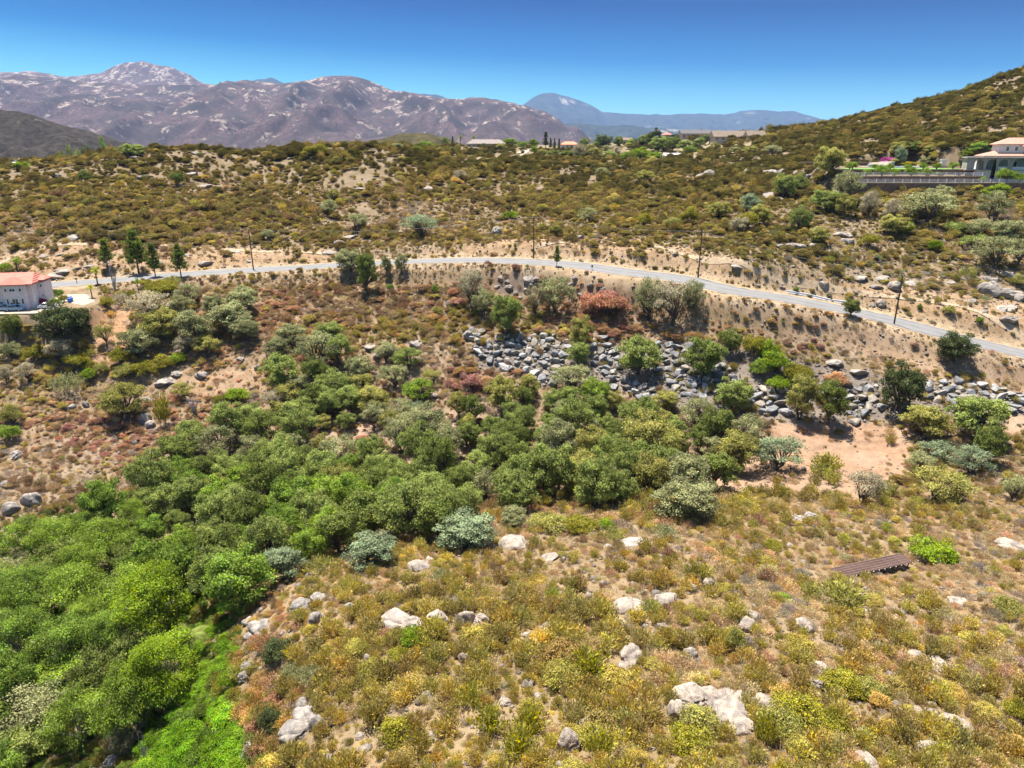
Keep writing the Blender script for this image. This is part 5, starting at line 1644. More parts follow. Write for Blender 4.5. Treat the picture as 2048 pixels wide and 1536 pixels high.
# ------------------------------------------------------------------ the rockslide of blasted rock below the road
SLIDE = [([(948, 694), (985, 680), (1060, 672), (1130, 672), (1138, 700), (1118, 745), (1085, 755), (1040, 748), (985, 735), (955, 712)], 1.0),
         ([(1182, 680), (1235, 676), (1240, 720), (1238, 760), (1290, 770), (1330, 790), (1330, 815), (1280, 800), (1225, 775), (1190, 740)], 1.0),
         ([(1310, 690), (1380, 690), (1440, 720), (1480, 760), (1500, 770), (1430, 790), (1360, 800), (1330, 770), (1310, 730)], .9),
         ([(1490, 775), (1570, 785), (1580, 830), (1510, 830), (1440, 790)], .9), ([(1640, 770), (1750, 770), (1765, 820), (1700, 850), (1690, 800)], .8),
         ([(1850, 770), (1920, 760), (2048, 790), (2070, 825), (1990, 825), (1890, 810), (1850, 800)], .75), ([(1060, 760), (1120, 745), (1110, 770), (1070, 775)], .6), ([(930, 660), (965, 660), (965, 690), (935, 685)], .3)]
cand = []
for P_, dens in SLIDE:
    Q = np.array(P_)
    n = int(3200 * dens)
    q = np.c_[_rk.random() * 0 + rng.uniform(Q[:, 0].min(), Q[:, 0].max(), n), rng.uniform(Q[:, 1].min(), Q[:, 1].max(), n)]
    q = q[poly_sd(q[:, 0], q[:, 1], P_) < 0]
    cand.append(np.c_[q, np.full(len(q), dens)])
cand = np.concatenate(cand)
G_ = march(cand[:, 0], cand[:, 1], hgt)
szs = np.clip(np.exp(rng.normal(math.log(.56), .5, len(cand))), .26, 1.35)
order_ = np.argsort(-szs)
acc = []
grid_ = {}
for i in order_:
    x, y = G_[i, 0], G_[i, 1]; r_ = szs[i]
    gx, gy = int(x // 2.4), int(y // 2.4)
    good = True
    for a_ in (-1, 0, 1):
        for b_ in (-1, 0, 1):
            for (x2, y2, r2) in grid_.get((gx + a_, gy + b_), ()):
                if (x - x2) ** 2 + (y - y2) ** 2 < (.72 * (r_ + r2)) ** 2:
                    good = False
    if good:
        grid_.setdefault((gx, gy), []).append((x, y, r_)); acc.append(i)
print('rocks', len(acc))
for n_, i in enumerate(acc[:292]):
    r_ = szs[i]
    o = link('rock', RIPRAP[n_ % 8])
    o.location = (G_[i, 0], G_[i, 1], G_[i, 2] + r_ * .28)
    o.scale = (r_ * _rk.uniform(.85, 1.25), r_ * _rk.uniform(.75, 1.1), r_ * _rk.uniform(.6, .95))
    o.rotation_euler = (_rk.uniform(-.5, .5), _rk.uniform(-.5, .5), _rk.uniform(0, 6.28))
    k = _rk.random()
    c = (np.array((.30, .305, .315)) if k < .55 else np.array((.37, .33, .28)) if k < .85 else np.array((.44, .43, .41))) * _rk.uniform(.75, 1.15)
    tint(o, c)
    D = float(pix(G_[i])[2])
    reg(o, 'angular rock', 'bluish grey' if k < .55 else 'tan' if k < .85 else 'whitish', G_[i], 'rock', 'angular rocks of the rockslide', 2 * r_ * F / D)
# the smaller broken rock between them, past counting
rest_ = acc[292:]
V, Fs = [], []
off = 0
for n_, i in enumerate(rest_):
    m_ = RIPRAP[n_ % 8]
    co = np.empty(len(m_.vertices) * 3); m_.vertices.foreach_get('co', co); co = co.reshape(-1, 3)
    tri = np.array([p.vertices[:] for p in m_.polygons])
    r_ = szs[i]; M_ = np.array(Matrix.Rotation(_rk.uniform(0, 6.28), 3, 'Z') @ Matrix.Rotation(_rk.uniform(-.6, .6), 3, 'X'))
    V.append((co * np.array([r_, r_ * .9, r_ * .75])) @ M_.T + G_[i] + np.array([0, 0, r_ * .25])); Fs.append(tri + off); off += len(co)
if V:
    o = link('rubble', mesh_np('rubble', np.concatenate(V), [np.concatenate(Fs)], [GRANITE]))
    tag(tint(o, (.30, .295, .28)), kind='stuff')
# ------------------------------------------------------------------ built things
STUCCO_PINK = simple_mat('stucco_pink', (.72, .61, .60), .95, .06, 1.5, .1)
STUCCO_WHITE = simple_mat('stucco_white', (.60, .58, .55), .95, .05, 1.5, .1)
STUCCO_TAN = simple_mat('stucco_tan', (.52, .42, .32), .95, .06, 1.5, .1)
TRIM_WHITE = simple_mat('white_paint', (.80, .80, .80), .6, .04, 3)
STONE_GREY = simple_mat('grey_stone', (.36, .315, .27), .9, .18, 2.2, .3)
BROWN_WALL = simple_mat('brown_stucco', (.215, .130, .085), .95, .15, .8, .1)
DARK_STEEL = simple_mat('dark_steel', (.03, .03, .032), .6, .2, 4)
POLE_WOOD = simple_mat('pole_wood', (.10, .065, .045), .95, .3, 3, .4)
RAIL_GREY = simple_mat('weathered_rail', (.62, .60, .62), .8, .08, 2)
ROOF_GREY = simple_mat('roof_grey', (.23, .19, .17), .9, .2, 1.4, .2)
ROOF_BROWN = simple_mat('roof_brown', (.17, .125, .09), .9, .2, 1.4, .2)
ROOF_DARK = simple_mat('roof_dark', (.10, .095, .10), .9, .2, 1.4, .2)
BARRIER = simple_mat('barrier_concrete', (.78, .77, .75), .9, .07, 2.5, .15)


def tile_mat(name, c1, c2):
    m, t, N, L = new_mat(name)
    tc = nd(t, 'ShaderNodeTexCoord')
    w1 = nd(t, 'ShaderNodeTexWave', wave_type='BANDS', bands_direction='X'); w1.inputs['Scale'].default_value = 1.3; w1.inputs['Distortion'].default_value = .3
    L.new(tc.outputs['Object'], w1.inputs['Vector'])
    f = noise(t, 1.2, 5, .65, tc.outputs['Object'])
    c = mixc(t, ramp(t, f, [(.35, 0.0), (.65, 1.0)]), c1, c2)
    c = mixc(t, ramp(t, w1.outputs['Fac'], [(0.0, .35), (.3, 0.0)]), c, tuple(v * .55 for v in c1))
    p = nd(t, 'ShaderNodeBsdfPrincipled'); L.new(c, p.inputs['Base Color']); p.inputs['Roughness'].default_value = .85
    b = nd(t, 'ShaderNodeBump'); b.inputs['Strength'].default_value = .5; b.inputs['Distance'].default_value = .1
    L.new(w1.outputs['Fac'], b.inputs['Height']); L.new(b.outputs[0], p.inputs['Normal'])
    out_(t, p.outputs[0])
    return m


TILE_RED = tile_mat('clay_tile', (.46, .16, .085), (.62, .25, .14))
TILE_ROSE = tile_mat('rose_tile', (.36, .165, .115), (.46, .24, .175))
TILE_SALMON = tile_mat('salmon_tile', (.46, .14, .10), (.54, .195, .14))


def glass_mat(name, col):
    m, t, N, L = new_mat(name)
    p = nd(t, 'ShaderNodeBsdfPrincipled'); p.inputs['Base Color'].default_value = (*col, 1)
    p.inputs['Roughness'].default_value = .08; p.inputs['Specular IOR Level'].default_value = .6
    out_(t, p.outputs[0])
    return m


GLASS = glass_mat('window_glass', (.025, .03, .04))
GLASS_WARM = glass_mat('curtained_glass', (.20, .14, .06))  # amber base colour for the pane with the drawn blind


def prism_y(mb, poly, y0, y1, mi=0):
    """extrude an outline in the x-z plane along y"""
    n = len(poly)
    V = [(p[0], y0, p[1]) for p in poly] + [(p[0], y1, p[1]) for p in poly]
    mb.add(V, [tuple(range(n)), tuple(range(n, 2 * n))[::-1]] + [(i, n + i, n + (i + 1) % n, (i + 1) % n) for i in range(n)], mi)


def arch_pts(cx, zs, w, rise, n=12):
    return [(cx + w / 2 * math.cos(math.pi * k / n), zs + rise * math.sin(math.pi * k / n)) for k in range(n + 1)]


def arch_wall(mb, x0, x1, z0, z1, arches, y0, y1, mi=0):
    """a wall from x0 to x1 with round-headed openings (centre, width, springing height, sill)"""
    x = x0
    for cx, w, zs, sill in arches:
        prism_y(mb, [(x, z0), (cx - w / 2, z0), (cx - w / 2, z1), (x, z1)], y0, y1, mi)
        if sill > z0:
            prism_y(mb, [(cx - w / 2, z0), (cx + w / 2, z0), (cx + w / 2, sill), (cx - w / 2, sill)], y0, y1, mi)
        A = arch_pts(cx, zs, w, w / 2)
        for a, b in zip(A[:-1], A[1:]):
            prism_y(mb, [(b[0], b[1]), (a[0], a[1]), (a[0], z1), (b[0], z1)], y0, y1, mi)
        x = cx + w / 2
    prism_y(mb, [(x, z0), (x1, z0), (x1, z1), (x, z1)], y0, y1, mi)


def window(parent, cx, cz, w, h, y, panes=(2, 2), frame=None, glass=None, arch=False, label=None):
    """frame proud of the wall with recessed-looking dark glass and glazing bars"""
    fr = MB(); t = min(.10, w * .09)
    fr.box((cx - w / 2 + t / 2, y - .05, cz), (t, .12, h)); fr.box((cx + w / 2 - t / 2, y - .05, cz), (t, .12, h))
    fr.box((cx, y - .05, cz - h / 2 + t / 2), (w - 2 * t, .12, t))
    if not arch:
        fr.box((cx, y - .05, cz + h / 2 - t / 2), (w - 2 * t, .12, t))
    else:
        A = arch_pts(cx, cz + h / 2, w, w / 2); B = arch_pts(cx, cz + h / 2, w - 2 * t, w / 2 - t)
        for k in range(len(A) - 1):
            prism_y(fr, [B[k + 1], B[k], A[k], A[k + 1]], y - .11, y + .01)
    for k in range(1, panes[0]):
        fr.box((cx - w / 2 + w * k / panes[0], y - .035, cz), (.05, .07, h - 2 * t if not arch else h))
    for k in range(1, panes[1]):
        fr.box((cx, y - .03, cz - h / 2 + h * k / panes[1]), (w - 2 * t, .06, .05))
    o = fr.build('window', frame or TRIM_WHITE, parent)
    if label: o['label'] = label
    gl = MB()
    poly = [(cx - w / 2 + t * .5, cz - h / 2 + t * .5), (cx + w / 2 - t * .5, cz - h / 2 + t * .5)] + (arch_pts(cx, cz + h / 2, w - t, w / 2 - t / 2) if arch else [(cx + w / 2 - t * .5, cz + h / 2 - t * .5), (cx - w / 2 + t * .5, cz + h / 2 - t * .5)])
    prism_y(gl, poly, y - .012, y + .005)
    gl.build('pane', glass or GLASS, o)
    return o


def hip_roof(mb, x0, x1, y0, y1, z, rise, ov=.6, inset=None, thick=.22, mi=0):
    x0 -= ov; x1 += ov; y0 -= ov; y1 += ov
    k = (y1 - y0) / 2 if inset is None else inset
    ym = (y0 + y1) / 2
    V = [(x0, y0, z), (x1, y0, z), (x1, y1, z), (x0, y1, z), (x0 + k, ym, z + rise), (x1 - k, ym, z + rise)]
    V += [(a, b, c - thick) for a, b, c in V[:4]]
    mb.add(V, [(0, 1, 5, 4), (1, 2, 5), (2, 3, 4, 5), (3, 0, 4), (6, 9, 8, 7), (0, 6, 7, 1), (1, 7, 8, 2), (2, 8, 9, 3), (3, 9, 6, 0)], mi)


# ---- the pink house on the left
hx, hy = atz(84, 617, YARD_Z)
PH = empty('house', (hx - 1.5, hy, YARD_Z - .1), R(9))
tag(PH, 'lilac pink stucco house with red tile roof at the left edge', 'house')
hl = 34.0; e1 = 6.4
w = MB()
w.box((-hl / 2, 4.0, e1 / 2 - .5), (hl, 8, e1 + 1))                     # main block
w.box((-3.6, -.6, e1 / 2 - .5), (5.0, 1.2, e1 + 1 - .4))                  # angled bay, squared
w.box((.7, 5.2, e1 / 2 - .5), (1.5, 4.2, e1 + .6))                      # stair wing on the right
prism_y(w, [(-hl, e1), (0, e1), (0, e1 + .01), (-hl, e1 + .01)], .01, 7.99)
w.build('wall', STUCCO_PINK, PH)
r_ = MB()
# gable roof, ridge parallel to the front, tile
for (xa, xb, ya, yb, zz, rise) in [(-hl - .6, .7, -.9, 8.9, e1 + .05, 2.2)]:
    ym = (ya + yb) / 2
    V = [(xa, ya, zz), (xb, ya, zz), (xb, yb, zz), (xa, yb, zz), (xa, ym, zz + rise), (xb - 1.2, ym, zz + rise)]
    V += [(a, b, c - .25) for a, b, c in V[:4]]
    r_.add(V, [(0, 1, 5, 4), (1, 2, 5), (2, 3, 4, 5), (3, 0, 4), (6, 9, 8, 7), (0, 6, 7, 1), (1, 7, 8, 2), (2, 8, 9, 3), (3, 9, 6, 0)])
hip_roof(r_, -6.4, -.8, -1.4, 2.0, e1 + .12, 1.5, .3, 1.9)
hip_roof(r_, .1, 1.5, 3.2, 7.2, e1 + .4, .9, .4, .85)
roof = r_.build('roof', TILE_SALMON, PH)
c_ = MB(); c_.box((-10.9, 4.2, e1 + 2.6), (1.5, 1.0, 3.2)); c_.box((-10.9, 4.2, e1 + 4.3), (1.8, 1.3, .3))
c_.build('chimney', STUCCO_WHITE, roof)
window(PH, -9.2, 4.9, 1.3, .8, 0, (2, 2), arch=True, label='arched top window')
for dx in (-.98 - .1, .98 + .1):
    window(PH, -9.2 + dx, 4.75, .55, .55, 0, (1, 1), arch=True)
for z_, h_ in ((3.75, .75), (2.5, 1.35)):
    window(PH, -9.2, z_, 1.25, h_, 0, (2, 2)); window(PH, -10.3, z_, .55, h_, 0, (1, 2)); window(PH, -8.1, z_, .55, h_, 0, (1, 2))
window(PH, -3.7, 2.3, 1.5, 1.35, -1.2, (2, 1), glass=GLASS_WARM, label='window coloured amber by a drawn blind')
window(PH, -2.0, 2.3, .55, 1.3, -1.2, (1, 2)); window(PH, -5.4, 2.3, .5, 1.3, -1.2, (1, 2))
window(PH, -3.9, 5.1, 1.4, .8, -1.2, (2, 1)); window(PH, -2.1, 5.1, .6, .8, -1.2, (1, 1)); window(PH, -5.4, 5.1, .5, .8, -1.2, (1, 1))
window(PH, .8, 5.3, .5, .6, 3.1, (1, 1)); window(PH, .9, 2.8, .35, .5, 3.1, (1, 1))
GARAGE = simple_mat('pale_blue_paint', (.62, .72, .86), .6, .04, 2)
for cx, wd in ((-8.6, 4.4), (-3.9, 2.6)):
    d_ = MB(); y_ = -.06 if cx < -7 else -1.26
    for k in range(4):
        d_.box((cx, y_, .28 + k * .40), (wd, .09, .37))
    dr = d_.build('garage_door', GARAGE, PH)
    for q in range(int(wd // 1.2)):
        o = MB(); ax = cx - wd / 2 + .7 + q * 1.25
        prism_y(o, arch_pts(ax, 1.62, .85, .38), y_ - .05, y_ + .01)
        o.build('fanlight', GLASS, dr)
land(60, 590, 'the pink house'); land(30, 550, 'the red tile roof at the left edge')


def car(P, rz, paint, label):
    root = empty('car', P, rz)
    tag(root, label, 'car')
    b = MB()
    prof = [(-2.15, .28), (-2.2, .62), (-2.05, .86), (-1.55, .92), (-1.0, 1.36), (.35, 1.40), (1.05, .95), (1.95, .84), (2.15, .60), (2.12, .28)]
    prism_y(b, prof, -.84, .84)
    b.build('body', paint, root)
    g = MB()
    prism_y(g, [(-1.32, .97), (-.93, 1.31), (-.32, 1.335), (-.32, .97)], -.852, .852); prism_y(g, [(-.24, .97), (-.24, 1.335), (.30, 1.345), (.86, .97)], -.852, .852)
    g.build('side_window', GLASS, root)
    ws = MB(); ws.add([(.40, -.72, 1.40), (.40, .72, 1.40), (1.04, .76, .975), (1.04, -.76, .975)], [(0, 1, 2, 3)]); ws.v = [(a + .02, y, c + .02) for a, y, c in ws.v]
    ws.build('windscreen', GLASS, root)
    for sx in (-1.35, 1.32):
        for sy in (-.80, .80):
            m = MB(); n = 14
            V = [(sx + .32 * math.cos(6.2832 * k / n), sy + q, .32 + .32 * math.sin(6.2832 * k / n)) for q in (-.1, .1) for k in range(n)]
            m.add(V, [tuple(range(n)), tuple(range(n, 2 * n))[::-1]] + [(k, n + k, n + (k + 1) % n, (k + 1) % n) for k in range(n)])
            wh = m.build('wheel', DARK_STEEL, root)
            m = MB(); s = 1 if sy > 0 else -1
            V = [(sx + .2 * math.cos(6.2832 * k / n), sy + s * q, .32 + .2 * math.sin(6.2832 * k / n)) for q in (.09, .115) for k in range(n)]
            m.add(V, [tuple(range(n)), tuple(range(n, 2 * n))[::-1]] + [(k, n + k, n + (k + 1) % n, (k + 1) % n) for k in range(n)])
            m.build('rim', TRIM_WHITE, wh)
    for sy in (-.6, .6):
        m = MB(); m.box((2.14, sy, .66), (.06, .34, .14)); m.build('headlight', GLASS, root)
    return root


CAR_BLUE = simple_mat('car_paint_blue', (.30, .40, .52), .3, .02, 1, spec=.6)
CAR_WHITE = simple_mat('car_paint_white', (.75, .76, .78), .3, .02, 1, spec=.6)
for (px_, py_, rz_, mt, lab) in [(7, 621, .15, CAR_BLUE, 'grey blue car parked before the wide garage door'), (31, 621, .1, CAR_BLUE, 'steel blue car parked before the narrow garage door'), (97, 616, .35, CAR_WHITE, 'white car parked beside the bougainvillea and dark oak')]:
    x_, y_ = atz(px_, py_, YARD_Z + .05)
    car((x_, y_, YARD_Z + .05), rz_, mt, lab)


def bin_(px_, py_, col, label):
    x_, y_ = atz(px_, py_, YARD_Z + .05)
    root = empty('wheelie_bin', (x_, y_, YARD_Z + .05), -.3)
    tag(root, label, 'bin', 'bins on the pale forecourt')
    b = MB()
    V = [(-.25, -.3, .08), (.25, -.3, .08), (.25, .3, .08), (-.25, .3, .08), (-.32, -.38, 1.0), (.32, -.38, 1.0), (.32, .38, 1.0), (-.32, .38, 1.0)]
    b.add(V, [(3, 2, 1, 0), (4, 5, 6, 7), (0, 1, 5, 4), (1, 2, 6, 5), (2, 3, 7, 6), (3, 0, 4, 7)])
    b.build('body', col, root)
    l = MB(); l.box((0, -.02, 1.045), (.70, .84, .08)); l.tube([(-.3, .45, .98), (.3, .45, .98)], .03); l.build('lid', col, root)
    for sx in (-.3, .3):
        m = MB(); m.tube([(sx - .04, .3, .12), (sx + .04, .3, .12)], .12, 10); m.build('wheel', DARK_STEEL, root)


BLUE_PLASTIC = simple_mat('blue_plastic', (.02, .12, .55), .5, .05, 2)
GREY_PLASTIC = simple_mat('grey_plastic', (.30, .31, .33), .5, .05, 2)
bin_(139.5, 605, BLUE_PLASTIC, 'bright blue wheelie bin, front one on the forecourt')
bin_(143, 603.5, BLUE_PLASTIC, 'bright blue wheelie bin, right behind the front one')
bin_(140.5, 600.5, GREY_PLASTIC, 'grey wheelie bin behind the two blue bins')

# ---- power poles and their wires along the road
POLES = []
for (bx, by, tx, ty, lab) in [(507, 540, 500, 462, 'thin wooden power pole beside the left stretch of road'), (1067, 517, 1067, 437, 'wooden power pole with crossarm at the road bend'), (1396, 556, 1402, 465, 'wooden power pole with crossarm above the half bare oak'),
                              (1788, 648, 1804, 553, 'bare wooden power pole beside the right stretch of road')]:
    P = at(bx, by)
    D = float(pix(P)[2])
    H = (by - ty) * D / F * 1.02
    root = empty('power_pole', tuple(P)); tag(root, lab, 'utility pole', 'power poles along the road')
    m = MB(); m.tube([(0, 0, -.8), (0, 0, H * .5), (0, 0, H)], [.19, .16, .12], 10); m.build('pole', POLE_WOOD, root)
    cross = bx in (1067, 1396)
    ang = math.atan2(-35, 60)
    if cross:
        d_ = (math.cos(ang + 1.57), math.sin(ang + 1.57))
        m = MB(); m.box((.0, .0, H - .45), (2.6, .12, .14), ang + 1.57 - 1.1); m.build('crossarm', POLE_WOOD, root)
        for s in (-1.1, -.4, .4, 1.1):
            m = MB(); a_ = ang + 1.57 - 1.1
            m.tube([(s * math.cos(a_), s * math.sin(a_), H - .38), (s * math.cos(a_), s * math.sin(a_), H - .16)], [.04, .055], 8); m.build('insulator', TRIM_WHITE, root)
    else:
        m = MB(); m.tube([(0, 0, H - .02), (0, 0, H + .2)], [.05, .06], 8); m.build('insulator', TRIM_WHITE, root)
    POLES.append((P, H, lab))
    land(bx, (by + ty) / 2, {507: 'the left power pole', 1067: 'the bend power pole', 1396: 'the third power pole', 1788: 'the right power pole'}[bx])
EDGE = [np.array([-170, 222, 46.0]), np.array([150, 122, 41.0])]
ends = [EDGE[0]] + [np.array([p[0], p[1], p[2] + h - .1]) for p, h, _ in POLES] + [EDGE[1]]
for k, (a_, b_) in enumerate(zip(ends[:-1], ends[1:])):
    n = 24
    t_ = np.linspace(0, 1, n)
    L_ = a_ + (b_ - a_) * t_[:, None]; L_[:, 2] -= 4 * (.022 * np.linalg.norm(b_ - a_)) * t_ * (1 - t_)
    m = MB(); m.tube([tuple(p) for p in L_], .045, 4)
    o = m.build('power_cable', DARK_STEEL)
    tag(o, ['power cable running left off the picture from the left pole', 'power cable between the left pole and the pole at the bend', 'power cable between the bend pole and the next pole right', 'power cable between the two right hand poles', 'power cable running right off the picture from the right pole'][k], 'cable', 'power cables')

# ---- white road barriers, mailbox, meter box
for k, (p0, p1, lab) in enumerate([((1572, 585), (1615, 592), 'white concrete road barrier, leftmost of the row of three'), ((1617, 592.5), (1661, 603), 'white concrete road barrier in the middle of the row'), ((1664, 603.5), (1692, 607), 'white concrete road barrier, rightmost, partly behind the small oak')]):
    A, B = at(*p0), at(*p1)
    d_ = B - A; ln = float(np.hypot(d_[0], d_[1]))
    sc = [(-.30, 0), (.30, 0), (.30, .08), (.17, .22), (.12, .60), (-.12, .60), (-.17, .22), (-.30, .08)]
    m = MB(); n = len(sc)
    V = [(x_, y_, z_ + q) for x_, q in ((0, 0.0), (ln, float(d_[2]))) for y_, z_ in sc]
    m.add(V, [tuple(range(n)), tuple(range(n, 2 * n))[::-1]] + [(i, n + i, n + (i + 1) % n, (i + 1) % n) for i in range(n)])
    o = m.build('road_barrier', BARRIER)
    o.location = A; o.rotation_euler.z = math.atan2(d_[1], d_[0])
    tag(o, lab, 'barrier', 'white barriers at the road edge')
land(1625, 594, 'the white road barriers')
for (px_, py_, lab) in [(1184, 541, 'small dark mailbox on a post below the road edge'), (154, 566, 'dark mailbox post beside the drive of the pink house')]:
    P = at(px_, py_)
    root = empty('mailbox', tuple(P)); tag(root, lab, 'mailbox', 'mailboxes by the road')
    m = MB(); m.box((0, 0, .5), (.12, .12, 1.1)); m.build('post', POLE_WOOD, root)
    m = MB(); prism_y(m, [(-.22, 1.0), (.22, 1.0), (.22, 1.25)] + arch_pts(0, 1.25, .44, .2, 8)[1:-1] + [(-.22, 1.25)], -.32, .32); m.build('box', DARK_STEEL, root)

# ---- the brown panel deck in the scrub
PANEL = simple_mat('brown_panel', (.070, .040, .032), .75, .14, .35, spec=.12)
PANEL_EDGE = simple_mat('panel_frame', (.16, .12, .10), .8, .1, 2)
C0 = sum(DECK) / 4
ax = (DECK[1] - DECK[0] + DECK[2] - DECK[3]) / 2; LN = float(np.hypot(*ax)); ax = ax / LN
sd_ = (DECK[3] - DECK[0] + DECK[2] - DECK[1]) / 2; sd_ = sd_ - ax * (sd_ @ ax); WD = float(np.hypot(*sd_))
DK = empty('solar_array', (C0[0], C0[1], DECK_Z), math.atan2(ax[1], ax[0]))
tag(DK, 'low brown solar panel array like a flat roof in the scrub', 'solar array')
rw = WD / 5
for k in range(5):
    m = MB(); nm = 12; ml = LN / nm
    for q in range(nm):
        m.box((-LN / 2 + ml * (q + .5), -WD / 2 + rw * (k + .5), 0), (ml - .03, rw - .07, .045))
    pr = m.build('panel_row', PANEL, DK)
    m = MB(); m.box((0, -WD / 2 + rw * (k + 1) - .005, -.005), (LN, .05, .05)); m.build('rail', PANEL_EDGE, pr)
m = MB()
for s in (-1, 1):
    m.box((0, s * (WD / 2 - .3), -.12), (LN - .1, .08, .14))
for q in range(13):
    m.box((-LN / 2 + LN * q / 12 * .985 + .09, 0, -.0495 - .22), (.07, WD - .1, .08))
m.build('frame', DARK_STEEL, DK)
for q in range(7):
    for s in (-1, 1):
        lx, ly = -LN / 2 + .5 + (LN - 1) * q / 6, s * (WD / 2 - .3)
        a_ = math.atan2(ax[1], ax[0])
        gz = float(hgt(C0[0] + lx * math.cos(a_) - ly * math.sin(a_), C0[1] + lx * math.sin(a_) + ly * math.cos(a_))) - DECK_Z
        m = MB(); m.box((lx, ly, (gz - .2 - .19) / 2), (.09, .09, abs(gz - .2 + .19))); m.build('post', PANEL_EDGE, DK)
for q in range(13):
    m = MB(); m.box((-LN / 2 + .3 + (LN - .6) * q / 12, -WD / 2 - .03, -.05), (.10, .05, .12)); m.build('clamp', TRIM_WHITE, DK)
land(1745, 1135, 'the brown solar array')

# ---- the mansion on its terraces
MX0 = 155.0
MH = empty('house', (MX0 + .8, 248.5, WALL_Z), R(-19))
tag(MH, 'large white mansion with arcade and salmon tile roofs at right edge', 'house')
bz, az_, uz = 3.9, 7.7, 8.5
w = MB(); w.box((17.5, 9, bz / 2 - .3), (29, 18, bz + .6)); w.build('wall', STUCCO_WHITE, MH, )['label'] = 'white basement wall'
w = MB()
arch_wall(w, 0, 33, bz + .02, az_, [(3.6, 2.7, bz + 2.1, bz), (7.2, 2.7, bz + 2.1, bz), (10.7, 2.7, bz + 2.1, bz), (15.6, 4.4, bz + 1.7, bz), (20.7, 4.4, bz + 1.7, bz), (25.8, 4.4, bz + 1.7, bz), (30.9, 4.4, bz + 1.7, bz)], 0, .7)
w.box((.35, 3.6, bz + 2.1), (.7, 5.8, 4.1))
ar = w.build('arcade', STONE_GREY, MH)
w = MB(); w.box((16.5, 3.4, az_ + .18), (33.8, 7.6, .36)); w.box((16.5, 3.4, bz - .06), (34, 7.8, .25)); w.build('cornice', STONE_GREY, MH)
for xx in (13, 18.1, 23.2):
    m = MB(); m.box((xx, -.12, bz + 2.0), (.55, .3, 4.0)); m.box((xx, -.16, bz + 3.9), (.8, .4, .3)); m.build('column', STONE_GREY, MH)
for cx, wd in ((10.7, 2.7), (15.6, 4.4)):
    m = MB(); m.box((cx, .35, bz + .55), (wd, .2, 1.1)); m.build('parapet', STUCCO_WHITE, MH)
w = MB(); w.box((18.5, 12.0, bz + 1.95), (28, 9.6, 3.9)); w.box((21.5, 12.5, az_ + 2.4), (22, 8, 4.3)); w.build('wall', STUCCO_WHITE, MH)
for cx in (7.2, 15.6, 20.7, 25.8):
    window(MH, cx, bz + 1.5, 1.9, 2.4, 7.2, (2, 1))
for cx, h_ in ((13.2, 1.5), (15.8, 1.4), (19.8, .7), (23.5, 1.4)):
    window(MH, cx, az_ + 3.0, 1.1, h_, 8.5, (1, 2))
window(MH, 16.2, 1.7, 2.6, 1.5, 0, (2, 1)); window(MH, 22.0, 1.7, 2.2, 1.5, 0, (2, 1))
r_ = MB(); hip_roof(r_, 10.5, 32.5, 8.5, 16.5, az_ + 4.55, 2.1, .8, 4.2); hip_roof(r_, 17.5, 25, 6.8, 12, az_ + 3.9, 1.5, .5, 2.4)
rf = r_.build('roof', TILE_ROSE, MH)
r_ = MB(); hip_roof(r_, 6.2, 33, 5.2, 17, az_ + .75, 1.6, .5, 4.5); r_.build('roof', TILE_ROSE, MH)
c_ = MB(); c_.box((20.0, 13.5, az_ + 6.6), (1.9, 1.9, 3.2)); c_.build('chimney', STUCCO_TAN, rf)
c_ = MB(); hip_roof(c_, 19.0, 21.0, 12.5, 14.5, az_ + 8.3, .7, .25, .9); c_.build('chimney_cap', STUCCO_WHITE, rf)
land(2000, 330, 'the white mansion')


def wall_thing(name, pts_, top, thick, mat, label, cat='wall', group=None, foot=1.2, cope=None):
    root = empty(name, (pts_[0][0], pts_[0][1], top)); tag(root, label, cat, group)
    m, c = MB(), MB()
    for (x0, y0), (x1, y1) in zip(pts_[:-1], pts_[1:]):
        n = max(1, int(math.hypot(x1 - x0, y1 - y0) / 4))
        for k in range(n):
            xa, ya, xb, yb = x0 + (x1 - x0) * k / n, y0 + (y1 - y0) * k / n, x0 + (x1 - x0) * (k + 1) / n, y0 + (y1 - y0) * (k + 1) / n
            gz = min(float(hgt(xa, ya - 2.2)), float(hgt(xb, yb - 2.2))) - foot
            a_ = math.atan2(yb - ya, xb - xa); ln = math.hypot(xb - xa, yb - ya)
            gz = min(gz, top - .8)
            m.box(((xa + xb) / 2 - pts_[0][0], (ya + yb) / 2 - pts_[0][1], (gz - top) / 2), (ln, thick, top - gz), a_)
        a_ = math.atan2(y1 - y0, x1 - x0); ln = math.hypot(x1 - x0, y1 - y0)
        c.box(((x0 + x1) / 2 - pts_[0][0], (y0 + y1) / 2 - pts_[0][1], .06), (ln, thick + .12, .12), a_)
    m.build('face', mat, root); c.build('coping', cope or STUCCO_TAN, root)
    return root


wall_thing('retaining_wall', [(108.5, 237.7), (150, 237.7), (190, 237.7)], WALL_Z + .05, .5, BROWN_WALL, 'tall dark brown retaining wall below the mansion terraces', group='terrace walls')
wall_thing('retaining_wall', [(112.8, 243.4), (159.6, 243.4)], MID_Z + .05, .4, BROWN_WALL, 'brown retaining wall of the middle planted terrace', group='terrace walls', foot=.3)
wall_thing('retaining_wall', [(111.6, 250.1), (159.6, 250.1)], POOL_Z + .05, .4, BROWN_WALL, 'brown retaining wall under the pool lawn', group='terrace walls', foot=.3)
wall_thing('garden_wall', [(119, 300.4), (166, 300.4)], POOL_Z + 1.3, .4, BROWN_WALL, 'low dark wall behind the pool lawn', group='terrace walls', foot=.2)


